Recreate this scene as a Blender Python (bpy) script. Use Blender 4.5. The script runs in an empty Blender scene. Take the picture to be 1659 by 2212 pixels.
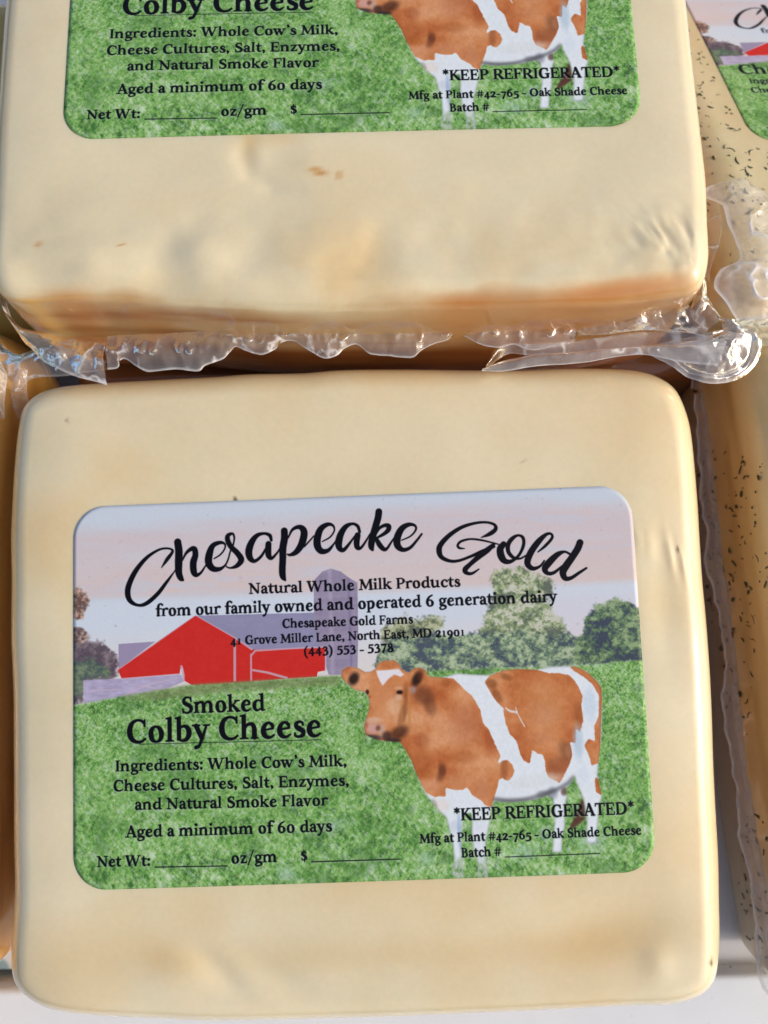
import bpy, math, random
import numpy as np
from mathutils import Matrix, Vector

CM = .01          # all builders below work in centimetres
scene = bpy.context.scene

# ------------------------------------------------------------------ camera
cam_data = bpy.data.cameras.new("camera")
cam_data.sensor_fit = 'HORIZONTAL'; cam_data.sensor_width = 36.; cam_data.lens = 36. * 1628. / 1659.
cam_data.clip_start = .005; cam_data.clip_end = 20.
cam = bpy.data.objects.new("camera", cam_data)
cam.location = (0, 0, 17.9 * CM); cam.rotation_euler = (math.radians(8), 0, 0)
cam_data.dof.use_dof = True; cam_data.dof.focus_distance = 13.4 * CM; cam_data.dof.aperture_fstop = 20.
scene.collection.objects.link(cam); scene.camera = cam

# ------------------------------------------------------------------ light: pale overcast sky, soft sun from the right
SUN_AZ, SUN_EL = math.radians(100), math.radians(30)      # azimuth clockwise from +Y
world = bpy.data.worlds.new("World"); scene.world = world; world.use_nodes = True
wn = world.node_tree; bg = wn.nodes['Background']
sky = wn.nodes.new('ShaderNodeTexSky'); sky.sky_type = 'NISHITA'; sky.sun_disc = False
sky.sun_elevation = SUN_EL; sky.sun_rotation = SUN_AZ; sky.air_density = 1.; sky.dust_density = 5.; sky.ozone_density = 1.
wn.links.new(sky.outputs[0], bg.inputs[0]); bg.inputs[1].default_value = .15
sd = bpy.data.lights.new("sun", 'SUN'); sd.energy = .9; sd.angle = math.radians(10); sd.color = (1., .985, .95)
sun = bpy.data.objects.new("sun", sd); scene.collection.objects.link(sun)
sdir = Vector((math.sin(SUN_AZ) * math.cos(SUN_EL), math.cos(SUN_AZ) * math.cos(SUN_EL), math.sin(SUN_EL)))
sun.rotation_euler = sdir.to_track_quat('Z', 'Y').to_euler(); sun.location = sdir * 2
scene.view_settings.view_transform = 'Standard'; scene.view_settings.look = 'None'
scene.view_settings.exposure = .08; scene.view_settings.gamma = 1.
scene.cycles.use_denoising = True
scene.cycles.max_bounces = 10; scene.cycles.transparent_max_bounces = 24

# ------------------------------------------------------------------ printed label: a small painter that works on a numpy canvas
TW, TH = 1524, 1012
PRNG = np.random.RandomState(11)

def smooth_noise(h, w, sy, sx, rng=PRNG):
    """value noise with cells of sy x sx pixels, smooth interpolation, 0..1"""
    gh, gw = int(h / sy) + 3, int(w / sx) + 3
    g = rng.rand(gh, gw)
    y = np.arange(h) / sy; x = np.arange(w) / sx
    iy = y.astype(int); ix = x.astype(int)
    fy = y - iy; fx = x - ix
    fy = (fy * fy * (3 - 2 * fy))[:, None]; fx = (fx * fx * (3 - 2 * fx))[None]
    a = g[np.ix_(iy, ix)]; b = g[np.ix_(iy, ix + 1)]; c = g[np.ix_(iy + 1, ix)]; d = g[np.ix_(iy + 1, ix + 1)]
    return (a * (1 - fx) + b * fx) * (1 - fy) + (c * (1 - fx) + d * fx) * fy

def fractal(h, w, sy, sx, octs=4, gain=.55, rng=PRNG):
    out = np.zeros((h, w)); amp = 1; tot = 0
    for _ in range(octs):
        out += amp * smooth_noise(h, w, max(sy, 1.2), max(sx, 1.2), rng); tot += amp
        amp *= gain; sy /= 2; sx /= 2
    return out / tot

def poly_mask(pts, h, w, ss=2):
    """anti-aliased even-odd fill -> (y0, y1, x0, x1, coverage)"""
    P = np.array([(p[0], p[1]) for p in pts], float)
    x0 = max(int(P[:, 0].min()) - 1, 0); x1 = min(int(P[:, 0].max()) + 2, w)
    y0 = max(int(P[:, 1].min()) - 1, 0); y1 = min(int(P[:, 1].max()) + 2, h)
    if x1 <= x0 or y1 <= y0: return None
    X = x0 + (np.arange((x1 - x0) * ss) + .5) / ss; Y = y0 + (np.arange((y1 - y0) * ss) + .5) / ss
    m = np.zeros((len(Y), len(X)), bool)
    Q = np.roll(P, -1, 0)
    for (ax, ay), (bx, by) in zip(P, Q):
        if ay == by: continue
        rows = (Y >= min(ay, by)) & (Y < max(ay, by))
        if not rows.any(): continue
        xi = ax + (Y[rows] - ay) / (by - ay) * (bx - ax)
        m[rows] ^= X[None] > xi[:, None]
    m = m.reshape(y1 - y0, ss, x1 - x0, ss).mean((1, 3))
    return y0, y1, x0, x1, m

def full_mask(pts, h=TH, w=TW):
    M = np.zeros((h, w)); r = poly_mask(pts, h, w)
    if r: M[r[0]:r[1], r[2]:r[3]] = r[4]
    return M

def box_blur(M, r):
    r = int(r)
    if r < 1: return M
    for ax in (0, 1):
        for _ in range(2):
            C = np.cumsum(np.pad(M, [(r + 1, r) if a == ax else (0, 0) for a in (0, 1)] + [(0, 0)] * (M.ndim - 2), mode='edge'), axis=ax)
            n = M.shape[ax]
            hi = np.take(C, np.arange(2 * r + 1, 2 * r + 1 + n), axis=ax); lo = np.take(C, np.arange(0, n), axis=ax)
            M = (hi - lo) / (2 * r + 1)
    return M

def spline(pts, n=7):
    P = np.array(pts, float)
    if len(P) < 3: return P
    closed = np.allclose(P[0, :2], P[-1, :2])
    A = np.vstack([P[-2] if closed else 2 * P[0] - P[1], P, P[1] if closed else 2 * P[-1] - P[-2]])
    out = []
    for i in range(1, len(A) - 2):
        t = (np.arange(n) / n)[:, None]
        p0, p1, p2, p3 = A[i - 1:i + 3]
        out.append(.5 * ((2 * p1) + (-p0 + p2) * t + (2 * p0 - 5 * p1 + 4 * p2 - p3) * t ** 2 + (-p0 + 3 * p1 - 3 * p2 + p3) * t ** 3))
    out.append(P[-1:])
    return np.vstack(out)

def brush(cov, pts, soft=.7):
    """stamps a stroke of changing width into a coverage canvas"""
    h, w = cov.shape
    for (ax, ay, aw), (bx, by, bw) in zip(pts[:-1], pts[1:]):
        r = max(aw, bw) / 2 + 1.5
        x0 = max(int(min(ax, bx) - r), 0); x1 = min(int(max(ax, bx) + r) + 2, w)
        y0 = max(int(min(ay, by) - r), 0); y1 = min(int(max(ay, by) + r) + 2, h)
        if x1 <= x0 or y1 <= y0: continue
        X = np.arange(x0, x1)[None] - ax + .5; Y = np.arange(y0, y1)[:, None] - ay + .5
        dx, dy = bx - ax, by - ay; L = dx * dx + dy * dy + 1e-9
        t = np.clip((X * dx + Y * dy) / L, 0, 1)
        d = np.hypot(X - t * dx, Y - t * dy) - (aw + (bw - aw) * t) / 2
        c = np.clip(.5 - d / (2 * soft) , 0, 1)
        v = cov[y0:y1, x0:x1]; np.maximum(v, c, out=v)

# ---- a bold old-style roman alphabet drawn with strokes (em units, baseline 0)
def _st(x, a=0., b=.45, foot=1, flag=1, w=.115):
    o = [('p', [(x - w / 2, a), (x + w / 2, a), (x + w / 2, b), (x - w / 2, b - (.03 if flag else 0))])]
    if foot: o.append(('p', [(x - .115, a), (x + .115, a), (x + .11, a + .035), (x + w / 2, a + .06), (x - w / 2, a + .06), (x - .11, a + .035)]))
    if flag: o.append(('p', [(x + w / 2, b), (x - .11, b - .035), (x - .105, b - .075), (x - w / 2, b - .09), (x + w / 2, b - .05)]))
    return o
def _cs(x, foot=1, top=1, h=.64, w=.125):
    o = [('p', [(x - w / 2, 0), (x + w / 2, 0), (x + w / 2, h), (x - w / 2, h)])]
    if foot: o.append(('p', [(x - .125, 0), (x + .125, 0), (x + .12, .03), (x + w / 2, .055), (x - w / 2, .055), (x - .12, .03)]))
    if top: o.append(('p', [(x - .125, h), (x + .125, h), (x + .12, h - .03), (x + w / 2, h - .055), (x - w / 2, h - .055), (x - .12, h - .03)]))
    return o
def _c(*p): return [('c', list(p))]
def _l(*p): return [('l', list(p))]
def _arch(x, d): return _c((x + .03, .3, .04), (x + .1, .4, .07), (x + d - .06, .41, .09), (x + d - .01, .33, .11), (x + d, .24, .115)) + _l((x + d, .25, .115), (x + d, .05, .115)) + [('p', [(x + d - .105, 0), (x + d + .115, 0), (x + d + .11, .035), (x + d + .055, .06), (x + d - .055, .06), (x + d - .1, .035)])]
def _sf(x, y, r=.085, w=.04): return _l((x - r, y, w), (x + r, y, w))
_BP = ((.13, .34, .04), (.2, .41, .06), (.3, .4, .09), (.365, .3, .12), (.365, .17, .12), (.3, .05, .09), (.2, .02, .06), (.12, .05, .05))
GL = {
'a': (.4, _c((.09, .35, .09), (.13, .42, .07), (.22, .43, .06), (.275, .36, .09), (.285, .28, .11)) + _l((.285, .3, .11), (.285, .07, .11)) + _c((.285, .1, .11), (.31, .03, .08), (.38, .03, .04)) + _c((.27, .26, .04), (.16, .23, .06), (.09, .16, .1), (.1, .06, .1), (.16, .03, .07), (.23, .06, .05), (.27, .11, .04))),
'b': (.48, _st(.11, .02, .7, foot=0) + _c(*_BP)),
'c': (.41, _c((.36, .34, .09), (.3, .42, .07), (.2, .42, .06), (.115, .33, .1), (.095, .21, .12), (.13, .09, .11), (.2, .03, .08), (.3, .03, .06), (.37, .09, .04))),
'd': (.5, _c((.34, .37, .05), (.25, .42, .05), (.16, .38, .08), (.1, .27, .12), (.1, .15, .12), (.15, .05, .09), (.23, .03, .06), (.34, .11, .04)) + _st(.375, .02, .7, foot=0) + _l((.38, .03, .06), (.48, .035, .04))),
'e': (.42, _l((.1, .23, .04), (.33, .27, .05)) + _c((.34, .28, .06), (.32, .37, .08), (.23, .43, .06), (.14, .37, .09), (.095, .25, .12), (.11, .12, .12), (.18, .04, .09), (.28, .03, .06), (.37, .09, .04))),
'f': (.31, _c((.36, .64, .09), (.29, .7, .06), (.2, .67, .08), (.15, .58, .11), (.14, .45, .115)) + _l((.14, .47, .115), (.14, .05, .115)) + [('p', [(.03, 0), (.27, 0), (.26, .035), (.2, .06), (.08, .06), (.04, .035)])] + _l((.03, .42, .05), (.3, .42, .05))),
'g': (.43, _c((.2, .43, .05), (.115, .38, .08), (.09, .3, .1), (.125, .2, .07), (.21, .16, .05), (.3, .21, .08), (.325, .3, .1), (.28, .39, .07), (.2, .43, .05)) + _c((.13, .18, .05), (.09, .11, .07), (.14, .05, .1), (.27, .03, .1), (.365, -.03, .1), (.35, -.13, .07), (.22, -.19, .05), (.1, -.17, .07), (.07, -.09, .07), (.14, -.01, .04)) + _l((.3, .39, .05), (.41, .42, .06))),
'h': (.52, _st(.11, 0, .7) + _arch(.11, .27)), 'i': (.25, _st(.12) + _l((.115, .6, .13), (.12, .6, .13))),
'k': (.48, _st(.11, 0, .7) + _l((.14, .19, .05), (.35, .42, .05)) + _sf(.36, .425) + _l((.21, .26, .08), (.37, .05, .12)) + _l((.36, .025, .05), (.46, .025, .05))),
'l': (.25, _st(.12, 0, .7)), 'm': (.78, _st(.11) + _arch(.11, .265) + _arch(.375, .265)), 'n': (.52, _st(.11) + _arch(.11, .27)),
'o': (.46, _c((.22, .43, .05), (.12, .37, .09), (.09, .22, .12), (.13, .07, .1), (.23, .015, .05), (.33, .07, .09), (.365, .22, .12), (.32, .37, .1), (.22, .43, .05))),
'p': (.49, _st(.11, -.22, .45) + _c(*_BP)),
'r': (.36, _st(.11) + _c((.14, .3, .04), (.2, .4, .06), (.27, .42, .09), (.32, .4, .1))),
's': (.35, _c((.28, .34, .05), (.27, .4, .05), (.19, .43, .06), (.11, .38, .09), (.12, .29, .11), (.2, .23, .12), (.28, .16, .11), (.27, .06, .09), (.17, .02, .06), (.08, .05, .06), (.07, .12, .04))),
't': (.31, _c((.15, .56, .05), (.135, .45, .1), (.13, .3, .115), (.13, .14, .115), (.18, .04, .09), (.28, .05, .04)) + _l((.03, .42, .055), (.28, .42, .055))),
'u': (.52, _l((.11, .43, .11), (.11, .15, .11)) + _l((.02, .42, .05), (.1, .42, .05)) + _c((.11, .18, .11), (.15, .05, .1), (.26, .04, .06), (.35, .12, .04)) + _st(.38, .02, .45, foot=0) + _l((.39, .03, .06), (.48, .035, .04))),
'v': (.43, _l((.08, .41, .11), (.205, .05, .1)) + _l((.21, .05, .06), (.34, .42, .05)) + _sf(.08, .425, .09) + _sf(.35, .425, .07)),
'w': (.66, _l((.08, .41, .11), (.19, .05, .1)) + _l((.2, .05, .05), (.32, .4, .05)) + _l((.3, .41, .11), (.42, .05, .1)) + _l((.43, .05, .05), (.57, .42, .05)) + _sf(.08, .425, .09) + _sf(.3, .425, .08) + _sf(.57, .425, .07)),
'y': (.43, _l((.08, .41, .11), (.22, .07, .1)) + _c((.35, .42, .05), (.23, .06, .07), (.15, -.14, .07), (.07, -.18, .09)) + _sf(.08, .425, .09) + _sf(.35, .425, .07)),
'z': (.4, _l((.07, .41, .055), (.33, .41, .055)) + _l((.3, .4, .09), (.09, .04, .09)) + _l((.07, .03, .06), (.34, .03, .06)) + _l((.065, .42, .04), (.06, .32, .04)) + _l((.345, .03, .04), (.355, .13, .04))),
'A': (.57, _l((.08, .02, .05), (.27, .61, .05)) + _l((.28, .6, .12), (.47, .05, .12)) + _l((.14, .22, .05), (.4, .22, .05)) + _sf(.08, .02) + _sf(.47, .02, .1)),
'B': (.53, _cs(.13) + _c((.13, .615, .05), (.29, .61, .05), (.38, .48, .11), (.3, .36, .06), (.13, .34, .05)) + _c((.13, .34, .05), (.32, .34, .05), (.42, .18, .12), (.32, .03, .06), (.13, .025, .05))),
'C': (.56, _l((.485, .62, .04), (.485, .46, .05)) + _c((.48, .52, .05), (.41, .6, .06), (.28, .62, .06), (.15, .53, .1), (.095, .33, .13), (.14, .13, .12), (.26, .03, .08), (.4, .03, .06), (.5, .1, .05))),
'D': (.64, _cs(.13) + _c((.1, .615, .05), (.32, .61, .06), (.47, .52, .1), (.53, .33, .13), (.48, .14, .11), (.32, .03, .06), (.1, .025, .05))),
'E': (.51, _cs(.13) + _l((.1, .615, .05), (.42, .615, .05)) + _l((.12, .33, .05), (.34, .33, .05)) + _l((.1, .025, .05), (.44, .025, .05)) + _l((.425, .62, .04), (.435, .49, .04)) + _l((.34, .4, .04), (.34, .26, .04)) + _l((.45, .03, .04), (.465, .15, .04))),
'F': (.47, _cs(.13) + _l((.1, .615, .05), (.42, .615, .05)) + _l((.12, .33, .05), (.34, .33, .05)) + _l((.425, .62, .04), (.435, .49, .04)) + _l((.34, .4, .04), (.34, .26, .04))),
'I': (.28, _cs(.14)), 'K': (.57, _cs(.13) + _l((.18, .29, .05), (.42, .61, .05)) + _sf(.43, .615) + _l((.25, .36, .09), (.49, .06, .13)) + _l((.47, .025, .05), (.58, .025, .05))),
'L': (.47, _cs(.13) + _l((.1, .025, .05), (.42, .025, .05)) + _l((.43, .03, .04), (.45, .17, .04))),
'M': (.76, _l((.11, .02, .05), (.15, .6, .05)) + _l((.16, .58, .13), (.36, .1, .09)) + _l((.37, .1, .05), (.58, .6, .05)) + _l((.61, .58, .12), (.64, .05, .12)) + _sf(.1, .02) + _sf(.64, .02, .1) + _sf(.12, .62, .06) + _sf(.64, .62, .06)),
'N': (.64, _l((.13, .02, .05), (.13, .6, .05)) + _l((.13, .58, .12), (.49, .06, .1)) + _l((.52, .61, .05), (.52, .06, .05)) + _sf(.13, .02) + _sf(.52, .62) + _sf(.09, .62, .06)),
'O': (.66, _c((.32, .62, .05), (.17, .54, .1), (.095, .32, .13), (.17, .1, .1), (.33, .02, .05), (.49, .1, .1), (.56, .32, .13), (.48, .54, .1), (.32, .62, .05))),
'P': (.5, _cs(.13) + _c((.13, .615, .05), (.32, .61, .05), (.42, .47, .12), (.34, .32, .06), (.15, .28, .05))),
'S': (.46, _l((.36, .62, .04), (.37, .47, .05)) + _c((.36, .53, .05), (.3, .61, .05), (.19, .61, .07), (.11, .52, .1), (.13, .4, .12), (.25, .33, .13), (.36, .24, .12), (.37, .12, .11), (.28, .03, .07), (.16, .025, .06), (.08, .1, .05)) + _l((.075, .17, .05), (.08, .02, .04))),
'T': (.55, _cs(.275, top=0) + _l((.05, .61, .055), (.5, .61, .055)) + _l((.05, .62, .04), (.04, .49, .04)) + _l((.5, .62, .04), (.51, .49, .04))),
'W': (.88, _l((.1, .6, .12), (.24, .06, .11)) + _l((.25, .06, .05), (.4, .58, .05)) + _l((.41, .58, .12), (.57, .06, .11)) + _l((.58, .06, .05), (.76, .61, .05)) + _sf(.1, .62, .1) + _sf(.4, .62, .09) + _sf(.77, .62, .07)),
'0': (.47, _c((.23, .6, .05), (.13, .52, .09), (.095, .3, .12), (.13, .09, .09), (.23, .02, .05), (.34, .09, .09), (.37, .3, .12), (.33, .52, .09), (.23, .6, .05))),
'1': (.36, _st(.18, 0, .61)),
'2': (.44, _c((.08, .47, .07), (.13, .57, .07), (.24, .6, .07), (.32, .49, .12), (.26, .3, .1), (.09, .06, .06)) + _l((.08, .045, .09), (.37, .045, .09))),
'3': (.43, _c((.08, .52, .06), (.17, .6, .07), (.28, .56, .09), (.3, .44, .1), (.18, .34, .05)) + _c((.18, .34, .05), (.31, .3, .1), (.34, .16, .12), (.25, .04, .08), (.08, .04, .08))),
'4': (.46, _l((.29, .58, .06), (.06, .2, .05)) + _l((.06, .2, .06), (.42, .2, .06)) + _l((.29, .57, .11), (.29, .05, .11))),
'5': (.43, _l((.14, .57, .08), (.36, .58, .08)) + _l((.13, .57, .05), (.11, .37, .05)) + _c((.11, .37, .05), (.24, .38, .08), (.34, .28, .12), (.33, .13, .11), (.21, .03, .07), (.07, .04, .08))),
'6': (.47, _c((.37, .63, .05), (.22, .54, .08), (.12, .38, .11), (.1, .19, .12), (.16, .05, .08), (.26, .02, .06), (.35, .09, .1), (.37, .21, .12), (.3, .34, .07), (.2, .35, .05), (.13, .27, .04))),
'7': (.42, _l((.07, .57, .09), (.37, .57, .09)) + _l((.36, .56, .05), (.17, .03, .11))),
'8': (.46, _c((.23, .6, .05), (.13, .53, .09), (.13, .42, .09), (.24, .33, .1), (.36, .22, .11), (.35, .1, .1), (.23, .02, .05), (.11, .09, .09), (.1, .2, .1), (.21, .3, .07), (.32, .42, .08), (.32, .54, .08), (.23, .6, .05))),
'9': (.47, _c((.1, -.01, .05), (.25, .08, .08), (.35, .24, .11), (.37, .43, .12), (.31, .57, .08), (.21, .6, .06), (.12, .53, .1), (.1, .41, .12), (.17, .28, .07), (.27, .27, .05), (.34, .35, .04))),
':': (.22, _l((.11, .07, .13), (.111, .07, .13)) + _l((.11, .38, .13), (.111, .38, .13))), '.': (.22, _l((.11, .07, .13), (.111, .07, .13))),
',': (.22, _c((.1, .07, .12), (.13, .02, .1), (.09, -.09, .04))), "'": (.2, _c((.1, .66, .12), (.13, .6, .09), (.09, .5, .04))),
'/': (.36, _l((.32, .72, .05), (.04, -.1, .05))), '-': (.3, _l((.05, .22, .065), (.25, .22, .065))),
'(': (.3, _c((.26, .72, .04), (.13, .52, .09), (.1, .28, .1), (.14, .04, .09), (.26, -.15, .04))), ')': (.3, _c((.04, .72, .04), (.17, .52, .09), (.2, .28, .1), (.16, .04, .09), (.04, -.15, .04))),
'#': (.5, _l((.2, .56, .05), (.13, .02, .05)) + _l((.37, .56, .05), (.3, .02, .05)) + _l((.06, .39, .05), (.46, .39, .05)) + _l((.04, .2, .05), (.44, .2, .05))),
'*': (.36, _l((.18, .66, .06), (.18, .4, .06)) + _l((.07, .6, .06), (.29, .46, .06)) + _l((.07, .46, .06), (.29, .6, .06))),
' ': (.22, []),
}
GL['G'] = (.62, [s for s in GL['C'][1]][:1] + _c((.48, .52, .05), (.41, .6, .06), (.28, .62, .06), (.15, .53, .1), (.095, .33, .13), (.14, .13, .12), (.26, .03, .08), (.38, .03, .06), (.48, .06, .05)) + _l((.49, .26, .11), (.49, .07, .11)) + _sf(.48, .285, .1))
GL['R'] = (.57, GL['P'][1] + _l((.28, .3, .09), (.47, .06, .13)) + _l((.46, .025, .05), (.57, .025, .05)))
GL['$'] = (.44, [(k, [(x, y * .9 + .03) + tuple(r) for x, y, *r in p]) for k, p in GL['S'][1]] + _l((.24, .7, .045), (.24, -.07, .045)))

def glyph(ch, old):
    adv, st = GL[ch]
    if old and ch.isdigit():
        if ch in '012': st = [(k, [(x, y * .74) + tuple(r) for x, y, *r in p]) for k, p in st]
        elif ch in '34579': st = [(k, [(x, y * .95 - .15) + tuple(r) for x, y, *r in p]) for k, p in st]
    return adv, st

def draw_text(cov, text, x0, y0, x1, y1, cap):
    old = text[0] != '('
    em = cap / .64
    total = sum(GL[c][0] for c in text) * em
    ang = math.atan2(y1 - y0, x1 - x0) if x1 - x0 > 20 else -.035
    length = math.hypot(x1 - x0, y1 - y0)
    sx = length / total if length > 20 else 1
    ca, sa = math.cos(ang), math.sin(ang)
    pen = 0.
    for ch in text:
        adv, st = glyph(ch, old)
        for kind, pts in st:
            q = []
            for p in pts:
                u, v = (pen + p[0] * em * sx), p[1] * em
                q.append((x0 + u * ca + v * sa, y0 + u * sa - v * ca) + ((p[2] * em * (.5 + .5 * min(sx, 1.1)) * 1.12 + .7,) if len(p) > 2 else ()))
            if kind == 'p':
                r = poly_mask(q, *cov.shape, ss=3)
                if r:
                    v = cov[r[0]:r[1], r[2]:r[3]]; np.maximum(v, r[4], out=v)
            else:
                brush(cov, spline(q, 5) if kind == 'c' else q)
        pen += adv * em * sx

def print_picture():
    """colour picture of the printed sticker as sRGB floats, row 0 = top edge"""
    h, w = TH, TW
    yy, xx = np.mgrid[0:h, 0:w].astype(float)
    def col(*c): return np.array(c, float) / 255
    img = np.zeros((h, w, 3))
    def put(mask, c):
        nonlocal img
        c = np.asarray(c, float)
        img += mask[..., None] * (c - img)
    # --- evening sky with pink cloud bands
    f1 = fractal(h, w, 60, 400, 5); f2 = fractal(h, w, 28, 170, 5)
    img[:] = col(210, 220, 232)
    band = np.clip((yy + 40 * (f1 - .5) * 2 - 30 - .0 * xx) / 60, 0, 1) * np.clip((262 + 30 * (f1 - .5) - yy + .012 * xx) / 24, 0, 1)
    put(band * np.clip(.35 + 1.0 * f2, 0, 1), col(218, 203, 205))
    put(band * np.clip((yy - 120) / 150, 0, 1) * .55, col(228, 206, 196))
    put(np.clip((f2 - .56) * 6, 0, 1) * band * .6, col(206, 212, 226))
    put(np.clip((yy - 250) / 20, 0, 1) * .8, col(216, 226, 238))
    put(np.clip((yy - 330) / 120, 0, 1) * .7, col(232, 222, 214))
    put(np.clip((xx - 1000) / 300, 0, 1) * np.clip((yy - 260) / 60, 0, 1) * .5, col(222, 214, 222))
    # --- soft foliage helper
    def foliage(pts, cols, edge=9, gaps=0., seed=3, blur=2, sc=15):
        rng = np.random.RandomState(seed)
        M = box_blur(full_mask(pts), edge)
        n = fractal(h, w, sc, sc * 1.1, 5, .75, rng)
        n = (n - n.mean()) / n.std()
        A = np.clip((M - .5) * 4 + n * .55 - gaps + .35, 0, 1)
        t = fractal(h, w, sc * .9, sc, 5, .72, rng); t = (t - t.mean()) / t.std()
        t2 = fractal(h, w, sc * 2.6, sc * 3.4, 3, .6, rng); t = t * .8 + (t2 - t2.mean()) / t2.std() * .8
        C = np.zeros((h, w, 3)); ks = np.linspace(-1.3, 1.4, len(cols))
        for k in range(3): C[..., k] = np.interp(t, ks, [c[k] / 255 for c in cols])
        put(box_blur(A, 1) * .97, C)
    put(full_mask(P_ROOF), col(150, 148, 180) + .04 * (fractal(h, w, 12, 30, 3)[..., None] - .5))
    put(full_mask(P_ROOF2), col(160, 150, 180))
    foliage(P_TREE3, [(95, 105, 90), (140, 150, 110), (190, 195, 160)], 12, .75, 5, sc=11)
    # silo
    S = full_mask(P_SILO)
    sil = col(156, 146, 172)[None, None] + .09 * (fractal(h, w, 9, 60, 4)[..., None] - .5) + .05 * (fractal(h, w, 200, 5, 3)[..., None] - .5)
    put(S, sil)
    xs = [p[0] for p in P_SILO]; x_l, x_r = min(xs), max(xs)
    put(S * np.clip(1 - np.abs(xx - (x_l + .38 * (x_r - x_l))) / 9, 0, 1) * .45, col(196, 190, 210))
    put(S * np.clip(1 - np.abs(xx - (x_r - 24)) / 6, 0, 1) * .5, col(118, 104, 150))
    foliage(P_TREE1, [(100, 110, 98), (124, 146, 106), (160, 176, 128), (206, 208, 190)], 13, .62, 7, sc=10)
    foliage(P_HEDGE, [(76, 88, 102), (106, 130, 112), (138, 162, 126), (184, 200, 166)], 9, -.25, 8, sc=12)
    foliage(P_TREE2, [(64, 74, 92), (84, 108, 92), (108, 138, 96), (150, 174, 130)], 9, -.15, 9, sc=11)
    foliage(P_TREEL, [(92, 80, 92), (118, 104, 112), (140, 126, 132)], 10, -.2, 12, sc=13)
    foliage(P_TREELG, [(80, 96, 96), (104, 124, 104), (130, 148, 116)], 14, .1, 13, sc=11)
    foliage(P_TWIG1, [(110, 84, 80), (160, 130, 110), (214, 176, 160)], 6, .4, 14, sc=8)
    foliage(P_TWIG2, [(100, 80, 84), (150, 124, 112), (200, 176, 166)], 6, .3, 15, sc=8)
    put(full_mask(P_SHED), col(182, 174, 204) + .16 * (fractal(h, w, 7, 18, 4)[..., None] - .5))
    R = full_mask(P_RED)
    put(R, col(214, 48, 42) + .03 * (fractal(h, w, 14, 14, 3)[..., None] - .5))
    cov = np.zeros((h, w))
    for s in S_TRIM: brush(cov, s)
    put(cov * .8, col(206, 186, 206))
    # --- grass: clumps near the top edge small, larger and streaky towards the bottom
    G = np.maximum(box_blur(full_mask(P_GRASS), 2), np.clip((xx - 1440) / 60, 0, 1) * (yy > 478) * 1.)
    rng = np.random.RandomState(4)
    def streaks(sy, sx, shear, o=4, g=.7):
        n = fractal(h, w + h, sy, sx, o, g, rng)
        idx = (np.arange(w)[None] + (np.arange(h)[:, None] * shear + (h if shear < 0 else 0)).astype(int)) % (w + h)
        return n[np.arange(h)[:, None], idx]
    near = np.clip((yy - 560) / 400, 0, 1)
    n1 = streaks(6, 4.5, .6) * (1 - near) + streaks(18, 9, .35) * near
    n2 = streaks(5, 4, -.5) * (1 - near) + streaks(15, 8, -.6) * near
    n3 = fractal(h, w, 34, 60, 5, .62, rng)
    nz = lambda a: (a - a.mean()) / a.std()
    t = .85 * nz(nz(n1) + .9 * nz(n2) + .7 * nz(n3) + .8 * nz(fractal(h, w, 7, 7, 3, .8, rng))) * 1.0
    C = np.zeros((h, w, 3))
    cols = [(66, 112, 58), (100, 155, 76), (130, 184, 96), (162, 204, 136), (202, 226, 194)]
    for k in range(3): C[..., k] = np.interp(t, [-2, -.8, .2, 1.2, 2.4], [c[k] / 255 for c in cols])
    pt = np.clip((streaks(7, 5, .4) - .56) * 7, 0, 1); C += pt[..., None] * .5 * (col(196, 208, 150) - C)
    pt = np.clip((streaks(12, 8, -.5) - .58) * 8, 0, 1); C += pt[..., None] * .5 * (col(196, 214, 206) - C)
    pt = np.clip((fractal(h, w, 60, 70, 5, .6, rng) - .6) * 8, 0, 1); C += pt[..., None] * .35 * (col(62, 110, 52) - C)
    put(G, C)
    put(box_blur(full_mask(P_STRIP), 5) * .7, col(128, 142, 96) + .25 * (fractal(h, w, 5, 14, 4)[..., None] - .5))
    for bx, by, r_ in ((1360, 930, 34), (1190, 950, 26), (690, 868, 22), (560, 985, 26), (1240, 905, 22), (930, 960, 22)):
        d = np.hypot((xx - bx) / 1.2, yy - by) / r_ + .9 * (streaks(14, 9, .6) - .5) * 2
        put(np.clip(1.2 - d, 0, 1) * .5, col(186, 214, 204))
    # --- cow
    cow = box_blur(full_mask(P_COW), 1)
    feet = 1 - np.clip((yy - 950) / 50, 0, 1) * np.clip((fractal(h, w, 9, 5, 3) - .3) * 3, 0, 1) * .9
    cow = cow * feet
    layer = img.copy()
    fur = fractal(h, w, 9, 7, 4, .6, rng)[..., None] - .5
    def lay(mask, c):
        nonlocal layer
        layer = layer + mask[..., None] * (np.asarray(c) - layer)
    lay(np.ones((h, w)), col(232, 240, 246) + .06 * fur)
    patch = np.maximum.reduce([full_mask(p) for p in (P_O1, P_O2, P_O3, P_O4, P_O5)])
    patch = np.clip((box_blur(patch, 2) - .5) * 2.2 + .5 + 1.1 * (fractal(h, w, 7, 7, 3) - .5), 0, 1)
    mot = fractal(h, w, 60, 70, 4, .5, rng); mot = (mot - mot.mean()) / mot.std()
    oc = np.zeros((h, w, 3))
    for k in range(3): oc[..., k] = np.interp(mot, [-2, 0, 2], [v[k] / 255 for v in ((190, 106, 58), (212, 136, 84), (226, 162, 116))])
    lay(patch, oc + .08 * fur)
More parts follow.
